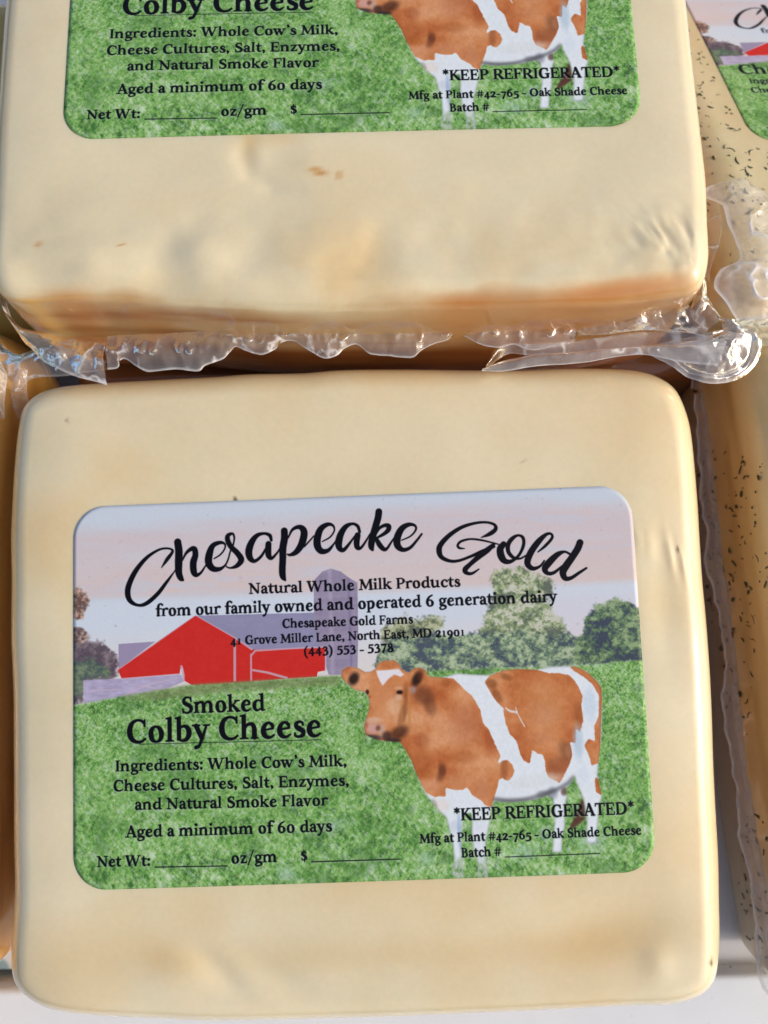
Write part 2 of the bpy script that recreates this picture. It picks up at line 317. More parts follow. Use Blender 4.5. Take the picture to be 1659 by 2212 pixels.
    for bx, by, rx, ry, a, c, al in BLOBS:
        if 90 < c[0] < 178 and c[0] - c[2] > 35: al *= .7
        ca, sa = math.cos(a), math.sin(a)
        r = int(max(rx, ry) * 1.6) + 4
        y0, y1, x0, x1 = max(by - r, 0), min(by + r, h), max(bx - r, 0), min(bx + r, w)
        if y1 <= y0 or x1 <= x0: continue
        dx = xx[y0:y1, x0:x1] - bx; dy = yy[y0:y1, x0:x1] - by
        d = np.hypot((dx * ca + dy * sa) / rx, (-dx * sa + dy * ca) / ry)
        m = np.clip(1.45 - d * 1.05, 0, 1); m = m * m * (3 - 2 * m) * al
        if c[0] - c[2] > 35: m = m * patch[y0:y1, x0:x1]
        layer[y0:y1, x0:x1] += m[..., None] * (col(*c) + .05 * fur[y0:y1, x0:x1] - layer[y0:y1, x0:x1])
    lay(box_blur(full_mask(P_BLAZE), 1), col(236, 232, 238))
    mk = np.zeros((h, w))
    for s in S_MARK: brush(mk, spline(s))
    lay(mk * .9, col(228, 226, 228))
    bel = np.zeros((h, w))
    for s in S_BELLY: brush(bel, spline(s))
    bel = box_blur(bel, 4)
    lay(bel * .95, col(88, 88, 92))
    edge = np.clip((box_blur(cow, 5) - .45) * 2.2, 0, 1)      # the print darkens towards the cut-out rim
    layer = layer * (.8 + .2 * edge)[..., None]
    put(box_blur(full_mask(P_TIP), 2), col(92, 60, 50) + .1 * fur)
    put(cow, layer)
    # --- print screen: faint rosette of ink dots
    dots = .5 + .25 * np.sin(xx * 1.9 + yy * .75) + .25 * np.sin(yy * 1.9 - xx * .75)
    img *= 1 - .07 * dots[..., None] * (1 - .6 * img.mean(2, keepdims=True))
    img += (PRNG.rand(h, w, 1) - .5) * .035 + (PRNG.rand(h, w, 3) - .5) * .03
    return img

def letter(img, lines):
    """type printed over the picture"""
    h, w = TH, TW
    img = img.copy()
    yy = np.mgrid[0:h, 0:w][0].astype(float)
    def col(*c): return np.array(c, float) / 255
    def put(mask, c): img[:] += mask[..., None] * (c - img)
    cov = np.zeros((h, w))
    for s in SCRIPT: brush(cov, spline(s, 9) * [1, 1, 1.08])
    for t_ in lines: draw_text(cov, *t_)
    for x0, y0, x1, y1, wd in RULES: brush(cov, [(x0, y0, wd), (x1, y1, wd)])
    rim = np.roll(np.roll(box_blur(cov, 1), 3, 0), -2, 1)      # thin pale rim under the type, as printed
    low = np.clip((yy - 480) / 40, 0, 1)
    put(rim * low * .42, col(176, 206, 178))
    put(box_blur(cov, 1) * .15, col(40, 50, 60))
    put(np.clip(cov * 1.05, 0, 1), col(10, 10, 20))
    return np.clip(img, 0, 1)

# traced shapes of the print, in label pixels
SCRIPT=[[(242,175,2),(257,154,9),(272,134,7),(269,126,5),(252,123,5),(231,128,6),(201,147,9),(172,180,12),(153,217,14),(149,243,14),(157,263,11),(177,274,7),(200,270,10),(230,246,10),(253,218,8),(277,187,3),(282,178,2)],
[(287,107,18),(290,132,19),(289,164,19),(289,190,17),(294,205,14),(300,211,6)],
[(298,160,3),(310,138,7),(325,127,11),(333,129,14),(335,145,15),(329,165,17),(330,189,16),(337,199,10),(350,192,6),(362,175,4),(371,161,3)],
[(386,156,3),(403,146,4),(415,131,4),(416,118,5),(403,113,9),(383,121,13),(373,144,18),(371,167,18),(382,183,15),(400,185,10),(415,176,5),(424,160,4),(431,137,4),(439,120,4),(442,100,5),(437,90,6),(425,95,11),(424,108,13),(433,126,13),(450,144,14),(460,162,15),(449,177,11),(432,183,5),(420,180,3),(419,176,2)],
[(543,112,7),(539,99,9),(524,93,7),(504,98,11),(489,116,16),(481,139,18),(484,158,15),(496,167,9),(514,155,7),(529,132,5)],
[(535,122,15),(534,138,16),(535,154,14),(543,161,8),(558,147,5),(570,128,3)],
[(579,88,17),(579,108,18),(574,134,18),(573,163,17),(571,192,17),(572,211,15),(578,222,5)],
[(589,108,3),(601,86,7),(619,79,11),(631,87,16),(632,104,18),(623,130,17),(608,148,13),(593,154,7),(586,152,4)],
[(632,133,4),(647,118,4),(659,105,3)],
[(682,121,3),(703,110,4),(715,93,4),(712,79,6),(698,75,10),(679,86,15),(669,109,18),(668,132,18),(678,147,15),(696,146,10),(711,131,5),(723,114,3)],
[(784,99,7),(779,83,8),(765,76,7),(747,83,12),(733,102,16),(726,125,18),(728,141,14),(739,146,10),(757,127,6),(770,110,4)],
[(778,108,15),(775,124,15),(776,140,13),(786,142,7),(801,123,5),(812,105,3)],
[(838,46,17),(835,63,17),(826,91,17),(817,120,17),(814,139,15),(817,149,7)],
[(825,112,4),(837,92,7),(852,84,9),(863,86,12),(862,96,12),(851,106,9),(834,115,6)],
[(828,118,9),(836,135,13),(847,148,11),(856,147,7),(868,131,5),(880,114,3)],
[(897,126,3),(921,116,4),(936,100,5),(935,88,6),(919,84,10),(899,94,15),(886,117,18),(885,139,17),(899,152,11),(919,147,8),(938,128,6),(952,111,5)],
[(1112,127,2),(1136,118,10),(1152,106,10),(1149,93,7),(1126,86,6),(1094,88,7),(1059,98,9),(1026,118,11),(1002,142,13),(997,159,14),(1003,176,11),(1025,187,8),(1049,187,7),(1081,177,7),(1116,164,10),(1146,153,6)],
[(1066,155,2),(1052,153,6),(1048,145,6),(1058,135,6),(1083,130,5),(1112,134,5),(1138,141,4),(1158,147,3)],
[(1145,147,8),(1128,161,14),(1104,178,13),(1080,197,11),(1065,211,13),(1067,220,10),(1082,223,7),(1102,212,3)],
[(1172,147,14),(1162,160,17),(1164,180,18),(1173,193,14),(1190,194,9),(1211,179,7),(1225,153,8),(1225,132,8),(1212,125,6),(1196,133,10),(1184,149,11),(1184,169,10),(1196,184,8),(1213,188,5),(1231,180,4)],
[(1263,172,3),(1284,156,7),(1303,136,7),(1302,125,6),(1289,125,8),(1268,142,14),(1246,169,16),(1234,194,16),(1236,208,14),(1249,216,10),(1267,210,6),(1279,196,4)],
[(1349,181,6),(1335,174,6),(1315,181,13),(1291,202,17),(1279,218,15),(1286,230,10),(1303,229,8),(1327,212,5)],
[(1378,151,17),(1370,168,17),(1354,190,17),(1336,213,18),(1327,229,17),(1332,245,13),(1348,245,9),(1372,231,7),(1391,220,5)]]
LINES=[('Natural Whole Milk Products', 477.9, 254.9, 1050.5, 256.6, 28.4),
('from our family owned and operated 6 generation dairy', 224.7, 305.8, 1307.4, 307.1, 30.3),
('Chesapeake Gold Farms', 566.6, 349.4, 919.1, 350.1, 23.5),
('41 Grove Miller Lane, North East, MD 21901', 425.6, 389.1, 1056.7, 388.1, 22.8),
('(443) 553 - 5378', 622.3, 426.9, 864.9, 423.9, 23.5),
('Smoked', 290.3, 565.5, 516.5, 565.8, 43.2),
('Colby Cheese', 142.0, 638.3, 665.5, 638.3, 60.5),
("Ingredients: Whole Cow's Milk,", 111.2, 710.5, 729.3, 716.7, 28.4),
('Cheese Cultures, Salt, Enzymes,', 106.0, 761.7, 733.7, 767.2, 28.4),
('and Natural Smoke Flavor', 162.9, 811.1, 675.4, 816.2, 28.4),
('Aged a minimum of 60 days', 139.1, 881.2, 684.5, 882.4, 29.0),
('Net Wt:', 61.3, 953.9, 204.5, 955.0, 27.2),
('oz/gm', 416.5, 955.8, 538.6, 955.0, 28.4),
('$', 600.1, 954.7, 614.6, 955.1, 24.7),
('*KEEP REFRIGERATED*', 1004.0, 865.8, 1477.1, 864.9, 30.9),
('Mfg at Plant #42-765 - Oak Shade Cheese', 911.8, 919.9, 1491.6, 917.5, 22.8),
('Batch #', 1019.2, 959.3, 1123.8, 958.5, 23.5)]
RULES=[(216.4, 958.8, 406.7, 961.4, 2.4), (627.6, 957.9, 860.4, 958.3, 2.4), (1132.9, 962.1, 1380.6, 961.4, 2.0), (176.6, 641.9, 660.4, 646.5, 1.2)]
P_SILO=[(652,357),(655,247),(658,223),(679,202),(703,195),(729,204),(751,222),(773,236),(771,362),(765,481),(688,478)]
P_ROOF=[(333,308),(671,312),(685,344),(691,408),(486,405),(437,370)]
P_ROOF2=[(123,376),(223,373),(123,443)]
P_RED=[(120,443),(333,307),(437,370),(487,404),(501,404),(681,405),(679,466),(659,469),(656,482),(575,484),(518,487),(481,488),(430,495),(321,492),(299,479),(297,445),(290,447),(288,461),(131,468)]
P_SHED=[(27,469),(131,468),(292,464),(301,481),(252,499),(133,521),(29,530)]
P_GRASS=[(-3,535),(123,516),(247,501),(321,492),(518,487),(666,482),(907,479),(1132,475),(1327,480),(1527,469),(1519,587),(1536,1102),(-6,1055)]
P_STRIP=[(123,518),(247,500),(321,491),(518,486),(715,482),(715,506),(419,512),(222,529)]
P_TREEL=[(-6,368),(34,362),(74,368),(109,392),(121,426),(121,470),(27,469),(24,532),(-6,533)]
P_TREELG=[(-6,422),(49,411),(94,430),(113,465),(29,469),(24,515),(-6,524)]
P_TWIG1=[(-2,220),(20,218),(40,241),(49,261),(34,281),(29,305),(14,312),(-2,299)]
P_TWIG2=[(-2,324),(19,329),(42,345),(44,362),(24,374),(-2,373)]
P_TREE1=[(1120,238),(1146,209),(1181,202),(1230,212),(1283,234),(1306,255),(1302,289),(1288,313),(1321,343),(1324,368),(1345,393),(1347,470),(1074,461),(1088,383),(1111,321),(1135,283)]
P_HEDGE=[(809,470),(826,413),(867,380),(910,392),(970,379),(1039,387),(1083,378),(1137,385),(1206,378),(1254,394),(1328,392),(1366,408),(1526,424),(1525,472),(1327,480),(1132,476),(907,486)]
P_TREE2=[(1371,394),(1379,350),(1400,327),(1435,313),(1465,304),(1494,316),(1520,323),(1533,356),(1526,472),(1337,475),(1346,417)]
P_TREE3=[(817,378),(838,345),(878,332),(899,311),(918,338),(963,325),(1002,327),(1011,351),(980,380),(998,405),(821,408)]
P_COW=[(817,454),(836,445),(865,445),(879,456),(883,469),(902,480),(913,469),(930,466),(947,474),(953,490),(991,496),(1029,486),(1063,490),(1114,494),(1112,494),(1155,482),(1192,480),(1241,484),(1275,478),(1321,478),(1343,479),(1371,491),(1398,517),(1411,537),(1411,565),(1403,662),(1391,731),(1389,745),(1386,764),(1391,794),(1395,819),(1386,838),(1382,870),(1376,905),(1373,935),(1346,934),(1349,904),(1352,869),(1345,820),(1330,781),(1326,762),(1320,776),(1302,794),(1303,816),(1296,840),(1293,889),(1284,921),(1281,956),(1256,955),(1262,915),(1267,877),(1268,842),(1265,817),(1250,811),(1222,819),(1193,823),(1151,825),(1112,821),(1110,823),(1103,839),(1098,872),(1092,896),(1085,920),(1085,958),(1086,1012),(1059,1011),(1062,979),(1052,935),(1049,897),(1051,870),(1051,848),(1029,850),(1026,880),(1021,934),(1022,975),(1022,1010),(993,1013),(1000,961),(999,923),(992,893),(985,857),(966,840),(953,823),(937,801),(927,784),(915,754),(901,717),(900,711),(884,680),(871,660),(840,657),(811,653),(781,638),(776,618),(782,599),(791,574),(794,549),(786,529),(756,520),(737,505),(720,485),(724,465),(741,457),(764,461),(786,474),(801,473),(815,465)]
P_O1=[(817,454),(836,445),(865,445),(879,456),(883,469),(902,480),(913,469),(930,466),(947,474),(953,490),(991,496),(1020,499),(1036,516),(1052,533),(1069,548),(1087,584),(1092,618),(1107,635),(1122,675),(1135,705),(1126,720),(1131,736),(1127,764),(1122,785),(1113,812),(1104,835),(1090,831),(1079,817),(1055,802),(1042,781),(1033,788),(1008,788),(987,781),(985,805),(968,802),(956,804),(933,791),(915,754),(901,717),(900,711),(884,680),(871,660),(840,657),(811,653),(781,638),(776,618),(782,599),(791,574),(794,549),(786,529),(756,520),(737,505),(720,485),(724,465),(741,457),(764,461),(786,474),(801,473),(815,465)]
P_O2=[(1129,725),(1138,717),(1151,715),(1164,728),(1169,746),(1162,759),(1152,770),(1141,765),(1138,760),(1127,766)]
P_O3=[(1102,512),(1115,496),(1155,482),(1192,480),(1241,484),(1274,495),(1297,495),(1325,501),(1338,512),(1351,535),(1360,558),(1355,577),(1357,622),(1347,650),(1337,642),(1334,679),(1319,674),(1323,709),(1314,733),(1301,755),(1286,781),(1278,774),(1258,765),(1251,746),(1250,723),(1245,705),(1234,703),(1219,692),(1210,727),(1194,718),(1186,702),(1179,668),(1161,648),(1152,620),(1149,598),(1149,582),(1134,567),(1123,552)]
P_O4=[(1329,478),(1354,482),(1382,500),(1398,519),(1411,537),(1411,565),(1404,623),(1400,676),(1392,733),(1372,738),(1368,716),(1356,685),(1368,668),(1385,677),(1386,634),(1399,612),(1403,559),(1388,528),(1362,505),(1340,491)]
P_O5=[(1380,767),(1387,772),(1395,816),(1379,806),(1378,788)]
P_TIP=[(1342,820),(1346,831),(1348,858),(1346,874),(1324,890),(1301,901),(1310,884),(1323,863),(1332,841)]
P_BLAZE=[(815,471),(841,471),(875,469),(889,485),(880,490),(863,483),(846,495),(831,512),(824,500),(818,485)]
S_TRIM=[[(438,375,7),(436,484,7)],[(481,417,5),(480,485,5)],[(481,420,5),(493,407,5),(585,405,4),(678,404,4)],[(485,458,6),(524,466,6),(575,482,7)],[(120,445,3),(226,376,3),(333,307,2)],[(333,307,2),(437,370,3),(483,403,5)],[(293,442,7),(298,464,7),(299,479,5)],[(682,408,4),(680,466,4)],[(131,469,4),(288,462,4)],[(138,514,4),(198,487,4),(282,473,3)],[(153,495,3),(183,487,3),(252,504,3)],[(29,498,3),(123,497,3)]]
S_MARK=[[(1154,581,3),(1167,590,6),(1181,593,5),(1187,600,2)],[(1181,580,2),(1184,593,4)],[(1187,600,2),(1194,616,3),(1202,631,3)]]
S_BELLY=[[(1113,815,8),(1152,820,9),(1194,818,8),(1222,812,7),(1256,803,11),(1279,795,7),(1305,782,7),(1323,765,6)]]
BLOBS=[(832,550,37,60,0.05,(226,164,116),0.65),(839,511,43,20,0,(214,140,88),0.5),(754,490,14,19,0.5,(38,25,25),0.9),(741,471,14,11,0.3,(175,95,60),0.6),(923,496,13,24,0.5,(40,25,22),0.9),(935,487,11,17,0.3,(150,70,35),0.5),(875,530,9,6,0,(35,20,20),0.95),(789,526,5,7,0,(50,30,25),0.9),(796,538,4,5,0,(150,80,45),0.6),(873,519,13,5,0,(222,190,165),0.55),(872,543,11,9,0.2,(228,205,185),0.6),(860,565,20,23,-0.3,(232,190,155),0.6),(818,544,17,34,0,(215,140,90),0.5),(803,600,23,9,0,(232,200,180),0.6),(800,622,20,17,0,(215,170,160),0.9),(824,627,10,20,0.15,(205,180,165),0.7),(814,621,7,8,0.6,(95,50,45),0.85),(784,613,4,9,0,(190,120,90),0.8),(800,645,24,8,0.1,(75,65,70),0.9),(837,643,14,14,-0.3,(70,50,45),0.85),(869,635,29,17,-0.4,(85,48,32),0.85),(854,654,21,7,0.05,(60,48,48),0.85),(878,594,10,37,0.25,(140,88,48),0.7),(898,578,5,51,0,(200,140,80),0.6),(889,566,6,43,0.1,(120,70,40),0.5),(938,540,31,26,0.6,(100,58,40),0.8),(954,569,17,26,-0.2,(105,62,42),0.7),(910,525,9,11,0,(165,150,150),0.7),(890,527,7,23,0,(140,85,50),0.5),(999,509,14,13,0,(150,75,35),0.6),(853,457,31,10,0,(175,85,35),0.5),(930,657,20,20,0,(150,75,45),0.5),(1043,622,46,57,0,(205,140,105),0.5),(1112,658,17,43,0.2,(165,85,50),0.5),(1036,705,34,17,0,(165,90,45),0.5),(978,733,10,17,-0.3,(110,60,35),0.8),(936,743,26,17,0.2,(170,85,30),0.6),(976,745,11,26,0.4,(100,55,40),0.75),(957,777,26,17,0,(215,150,110),0.6),(1014,765,34,17,0,(205,140,100),0.5),(1083,790,26,26,0,(200,130,90),0.6),(928,715,29,34,0.3,(170,90,45),0.5),(1119,516,17,13,0.3,(120,65,30),0.8),(1132,547,11,26,-0.5,(125,65,30),0.75),(1160,500,17,9,0.4,(130,75,35),0.75),(1254,551,74,46,0,(205,135,80),0.5),(1251,601,51,34,0,(205,140,95),0.5),(1347,605,14,34,0,(145,75,35),0.7),(1307,700,20,31,-0.3,(120,75,50),0.75),(1283,735,31,26,0,(135,75,50),0.7),(1313,700,9,17,0,(185,130,95),0.6),(1231,662,43,17,0,(195,120,75),0.4),(1039,829,14,9,0,(150,120,100),0.8),(972,824,23,17,0.3,(235,225,215),0.7),(953,821,9,14,-0.3,(130,120,105),0.4),(1142,737,11,34,0.1,(140,75,40),0.7),(1239,806,17,11,0,(150,155,165),0.6),(1296,801,9,11,0.3,(110,80,75),0.85),(1265,804,14,17,0,(130,135,150),0.6),(1219,772,74,20,-0.1,(225,230,232),0.6),(1340,674,14,46,0,(175,200,220),0.6),(1377,578,17,43,0,(200,220,238),0.6),(1349,760,17,29,0,(215,228,242),0.5),(1006,880,14,17,0,(205,215,228),0.6),(1017,891,6,51,0,(150,180,215),0.6),(1064,892,20,57,0,(225,232,242),0.5),(1401,618,5,80,0,(170,120,110),0.4),(1342,493,17,9,0.6,(190,120,75),0.5)]

# edges of the loose film, world centimetres
FILM={}
FILM['SKIRT_B']=[(-5.055,4.505,4.6),(-4.87,4.532,4.6),(-4.827,4.681,4.6),(-4.717,4.69,4.6),(-4.567,4.576,4.6),(-4.367,4.47,4.6),(-4.198,4.461,4.6),(-3.81,4.505,4.6),(-3.469,4.47,4.6),(-3.36,4.488,4.6),(-3.278,4.576,4.6),(-2.968,4.69,4.6),(-2.836,4.84,4.6),(-2.728,4.938,4.6),(-2.556,4.867,4.6),(-2.384,4.796,4.6),(-2.222,4.779,4.6),(-1.995,4.885,4.6),(-1.887,5.018,4.6),(-1.657,5.044,4.6),(-1.52,4.956,4.6),(-1.322,4.823,4.6),(-1.091,4.708,4.6),(-0.871,4.761,4.6),(-0.727,4.894,4.6),(-0.558,4.982,4.6),(-0.447,4.956,4.6),(-0.251,4.805,4.6),(0.089,4.761,4.6),(0.31,4.725,4.6),(0.539,4.734,4.6),(0.702,4.867,4.6),(0.907,4.982,4.6),(1.189,5.071,4.6),(1.352,5.178,4.6),(1.539,5.107,4.6),(1.792,4.973,4.6),(2.089,4.911,4.6),(2.389,4.982,4.6),(2.726,4.876,4.6),(3.154,4.947,4.6),(3.497,5.018,4.6)]
FILM['SKIRT_A']=[(-5.08,5.135,4.62),(-4.893,5.143,4.62),(-4.842,5.146,4.62),(-4.732,5.151,4.62),(-4.587,5.158,4.62),(-4.392,5.167,4.62),(-4.222,5.175,4.62),(-3.831,5.193,4.62),(-3.49,5.209,4.62),(-3.38,5.215,4.62),(-3.295,5.219,4.62),(-2.98,5.233,4.62),(-2.843,5.24,4.62),(-2.733,5.244,4.62),(-2.562,5.249,4.62),(-2.392,5.254,4.62),(-2.23,5.26,4.62),(-2.0,5.267,4.62),(-1.889,5.27,4.62),(-1.659,5.277,4.62),(-1.522,5.282,4.62),(-1.326,5.288,4.62),(-1.096,5.295,4.62),(-0.874,5.299,4.62),(-0.729,5.302,4.62),(-0.559,5.305,4.62),(-0.448,5.307,4.62),(-0.252,5.311,4.62),(0.09,5.317,4.62),(0.311,5.321,4.62),(0.542,5.325,4.62),(0.704,5.328,4.62),(0.909,5.332,4.62),(1.191,5.337,4.62),(1.353,5.34,4.62),(1.541,5.344,4.62),(1.797,5.348,4.62),(2.096,5.361,4.62),(2.395,5.373,4.62),(2.737,5.388,4.62),(3.164,5.406,4.62),(3.506,5.42,4.62)]
FILM['BAND1_A']=[(1.849,4.548,4.5),(2.148,5.048,4.4),(2.751,5.047,4.5),(3.611,5.118,4.5),(4.477,5.271,4.5),(5.128,5.267,4.6),(5.637,5.135,4.8),(6.039,4.91,5.0)]
FILM['BAND1_B']=[(1.866,4.53,4.5),(2.291,4.868,4.4),(2.744,4.806,4.5),(3.601,4.841,4.5),(4.463,4.948,4.5),(5.112,4.947,4.6),(5.621,4.855,4.8),(6.025,4.695,5.0)]
FILM['BAND2_A']=[(1.784,4.479,4.6),(2.185,4.699,4.5),(2.809,4.787,4.6),(3.662,4.858,4.6),(4.43,4.929,4.6),(5.075,4.936,4.7),(5.583,4.905,4.9),(6.132,5.083,5.0)]
FILM['BAND2_B']=[(1.77,4.428,4.7),(2.19,4.436,4.7),(2.782,4.532,4.7),(3.626,4.602,4.7),(4.305,4.716,4.7),(4.775,4.698,4.8),(5.313,4.541,4.9),(5.927,4.438,5.0)]
FILM['BULB']=[(4.81,4.858,4.6),(5.139,4.541,4.7),(5.463,4.323,4.7),(5.75,4.193,4.7),(6.042,4.176,4.7),(6.383,4.262,4.7),(6.666,4.471,4.7),(6.821,4.76,4.7),(6.859,5.068,4.7),(6.843,5.356,4.6),(6.63,5.374,4.6),(6.239,5.267,4.6),(5.718,5.124,4.6),(5.201,5.018,4.6)]
FILM['CORNER_A']=[(-6.863,5.71,4.9),(-6.79,5.423,4.7),(-6.572,5.267,4.6),(-6.185,5.217,4.5),(-5.709,5.202,4.4),(-5.122,5.221,4.35)]
FILM['CORNER_B']=[(-6.842,5.648,4.9),(-6.726,5.228,4.7),(-6.351,4.752,4.6),(-5.909,4.47,4.6),(-5.408,4.295,4.6),(-5.048,4.19,4.6)]
FILM['TAB1_A']=[(3.385,5.233,4.2),(3.595,5.374,4.6),(4.25,5.405,4.7),(4.56,5.47,4.8),(4.949,5.534,4.9),(5.416,5.605,5.0)]
FILM['TAB1_B']=[(3.472,5.214,4.2),(3.672,5.151,4.6),(4.239,5.157,4.7),(4.629,5.162,4.8),(5.218,5.153,4.8),(5.842,5.061,4.9)]
FILM['TAB2_A']=[(5.631,6.443,5.0),(5.799,6.314,4.9),(5.851,6.047,4.9),(5.852,5.781,4.9),(6.005,5.647,4.8),(6.157,5.382,4.8)]
FILM['TAB2_B']=[(5.61,6.088,5.0),(5.638,5.869,4.9),(5.584,5.648,4.9),(5.532,5.472,4.9),(5.649,5.338,4.8),(5.891,5.162,4.8)]
FILM['LFILM_A']=[(-7.81,5.546,3.2),(-7.415,5.272,3.2),(-7.003,5.428,3.2),(-6.532,5.352,3.3),(-6.06,5.265,3.3),(-5.541,5.139,3.3)]
FILM['LFILM_B']=[(-7.748,4.669,3.2),(-7.402,4.525,3.2),(-7.102,4.785,3.2),(-6.5,4.811,3.3),(-6.038,4.868,3.3),(-5.53,4.926,3.3)]
FILM['LFILM2_A']=[(-7.455,4.926,3.3),(-7.466,4.542,3.3),(-7.454,4.188,3.2),(-7.376,3.976,3.1)]
FILM['LFILM2_B']=[(-7.158,4.926,3.3),(-7.151,4.542,3.3),(-7.137,4.188,3.2),(-7.231,3.907,3.0)]
FILM['LFILM3_A']=[(-7.652,5.038,3.8),(-7.625,4.664,3.8),(-7.598,4.294,3.8),(-7.611,3.769,3.7)]
FILM['LFILM3_B']=[(-7.627,5.097,3.5),(-7.475,4.764,3.5),(-7.467,4.385,3.5),(-7.501,3.896,3.4)]
FILM['HERBF_A']=[(6.406,8.023,4.9),(5.966,7.842,5.0),(5.87,7.659,5.0),(6.151,7.419,5.1),(6.183,7.049,5.2),(6.26,6.642,5.3),(6.253,6.243,5.4),(5.898,6.028,5.4),(5.704,5.683,5.5),(5.889,5.43,5.5),(6.083,5.094,5.5)]
FILM['HERBF_B']=[(6.788,7.949,4.9),(7.227,7.614,5.0),(7.326,7.374,5.1),(7.313,7.194,5.1),(7.236,6.872,5.2),(7.153,6.467,5.3),(7.071,6.071,5.4),(7.058,5.9,5.4),(6.989,5.683,5.5),(6.97,5.43,5.5),(6.945,5.094,5.5)]
FILM['HERBG_A']=[(5.95,7.944,4.6),(5.9,7.382,4.6),(5.857,6.643,4.6),(5.888,6.277,4.6)]
FILM['HERBG_B']=[(6.164,7.581,4.9),(6.168,6.98,5.0),(5.966,6.443,5.0),(5.856,6.0,5.0)]
FILM['HERBH_A']=[(5.805,5.244,5.3),(6.036,5.135,5.4),(6.361,5.186,5.4),(7.01,5.253,5.4)]
FILM['HERBH_B']=[(6.229,5.107,4.6),(6.561,4.973,4.6),(6.9,4.947,4.6),(7.412,4.973,4.6)]

# ------------------------------------------------------------------ pictures for the stickers
def lin(c): 
    c = np.asarray(c, float); return np.where(c <= .04045, c / 12.92, ((c + .055) / 1.055) ** 2.4)
def to_image(name, arr):
    h, w, _ = arr.shape
    im = bpy.data.images.new(name, w, h)
    px = np.ones((h, w, 4), np.float32); px[..., :3] = arr[::-1]
    im.pixels.foreach_set(px.ravel()); im.update(); im.pack()
    return im
picture = print_picture()
smoked_art = to_image("smoked_print", letter(picture, LINES))
herb_lines = [l for l in LINES if l[0] not in ("Smoked", "Colby Cheese", "Ingredients: Whole Cow's Milk,", "Cheese Cultures, Salt, Enzymes,", "and Natural Smoke Flavor")]
herb_lines += [("Cheddar Cheese", 68, 590, 640, 588, 62), ("Ingredients: Whole Cow's Milk,", 85, 652, 640, 650, 34), ("Cheese Cultures, Salt, Enzymes", 75, 712, 650, 710, 34)]
ha = letter(picture, herb_lines)
rows = np.clip(TH - 1 - (TH - 1 - np.arange(TH)) / .74, 0, TH - 1).astype(int)
herb_art = to_image("herb_print", ha[rows])

# ------------------------------------------------------------------ materials
def new_mat(name):
    m = bpy.data.materials.new(name); m.use_nodes = True
    return m, m.node_tree, m.node_tree.nodes['Principled BSDF']
def node(nt, t, **kw):
    n = nt.nodes.new(t)
    for k, v in kw.items():
        if isinstance(k, str) and hasattr(n, k): setattr(n, k, v)
    return n
def noise(nt, scale, detail=4, rough=.6, vec=None, stretch=None):
    n = nt.nodes.new('ShaderNodeTexNoise'); n.inputs['Scale'].default_value = scale
    n.inputs['Detail'].default_value = detail; n.inputs['Roughness'].default_value = rough
    tc = nt.nodes.new('ShaderNodeTexCoord'); mp = nt.nodes.new('ShaderNodeMapping')
    if stretch: mp.inputs['Scale'].default_value = stretch
    nt.links.new(tc.outputs['Object'], mp.inputs[0]); nt.links.new(mp.outputs[0], n.inputs['Vector'])
    return n
def maths(nt, op, a, b=None, c=None):
    n = nt.nodes.new('ShaderNodeMath'); n.operation = op
    for i, v in enumerate((a, b, c)):
        if v is None: continue
        if isinstance(v, (int, float)): n.inputs[i].default_value = v
        else: nt.links.new(v, n.inputs[i])
    return n.outputs[0]

def cheese_material(name, coat_rough=.045, bump=.02):
    """waxy cheese under a tight vacuum film; the colour comes from the rind map stored on the mesh"""
    m, nt, p = new_mat(name)
    at = nt.nodes.new('ShaderNodeAttribute'); at.attribute_name = 'rind'
    f = noise(nt, 900, 3, .6); g = noise(nt, 60, 4, .6)
    v = maths(nt, 'MULTIPLY_ADD', f.outputs['Fac'], .10, .95)
    v2 = maths(nt, 'MULTIPLY_ADD', g.outputs['Fac'], .10, .95)
    v = maths(nt, 'MULTIPLY', v, v2)
    mx = nt.nodes.new('ShaderNodeVectorMath'); mx.operation = 'SCALE'
    nt.links.new(at.outputs['Color'], mx.inputs[0]); nt.links.new(v, mx.inputs['Scale'])
    nt.links.new(mx.outputs[0], p.inputs['Base Color'])
    p.inputs['Roughness'].default_value = .55; p.inputs['Specular IOR Level'].default_value = .25
    p.inputs['Subsurface Weight'].default_value = .35; p.inputs['Subsurface Scale'].default_value = .0022
    p.inputs['Subsurface Radius'].default_value = (1., .6, .3)
    p.inputs['Coat Weight'].default_value = 1.; p.inputs['Coat Roughness'].default_value = coat_rough; p.inputs['Coat IOR'].default_value = 1.55
    b = nt.nodes.new('ShaderNodeBump'); b.inputs['Strength'].default_value = bump; b.inputs['Distance'].default_value = .001
    n = noise(nt, 130, 3, .5); nt.links.new(n.outputs['Fac'], b.inputs['Height'])
    nt.links.new(b.outputs[0], p.inputs['Coat Normal']); nt.links.new(b.outputs[0], p.inputs['Normal'])
    return m
M_CHEESE = cheese_material('waxed_cheese')

def label_material(name, img):
    m, nt, p = new_mat(name)
    t = nt.nodes.new('ShaderNodeTexImage'); t.image = img; t.interpolation = 'Cubic'; t.extension = 'EXTEND'
    nt.links.new(t.outputs[0], p.inputs['Base Color'])
    p.inputs['Roughness'].default_value = .5; p.inputs['Specular IOR Level'].default_value = .14
    b = nt.nodes.new('ShaderNodeBump'); b.inputs['Strength'].default_value = .05; b.inputs['Distance'].default_value = .0004
    n = noise(nt, 2500, 2, .5); nt.links.new(n.outputs['Fac'], b.inputs['Height']); nt.links.new(b.outputs[0], p.inputs['Normal'])
    return m
M_SMOKED = label_material('smoked_sticker', smoked_art); M_HERBL = label_material('herb_sticker', herb_art)

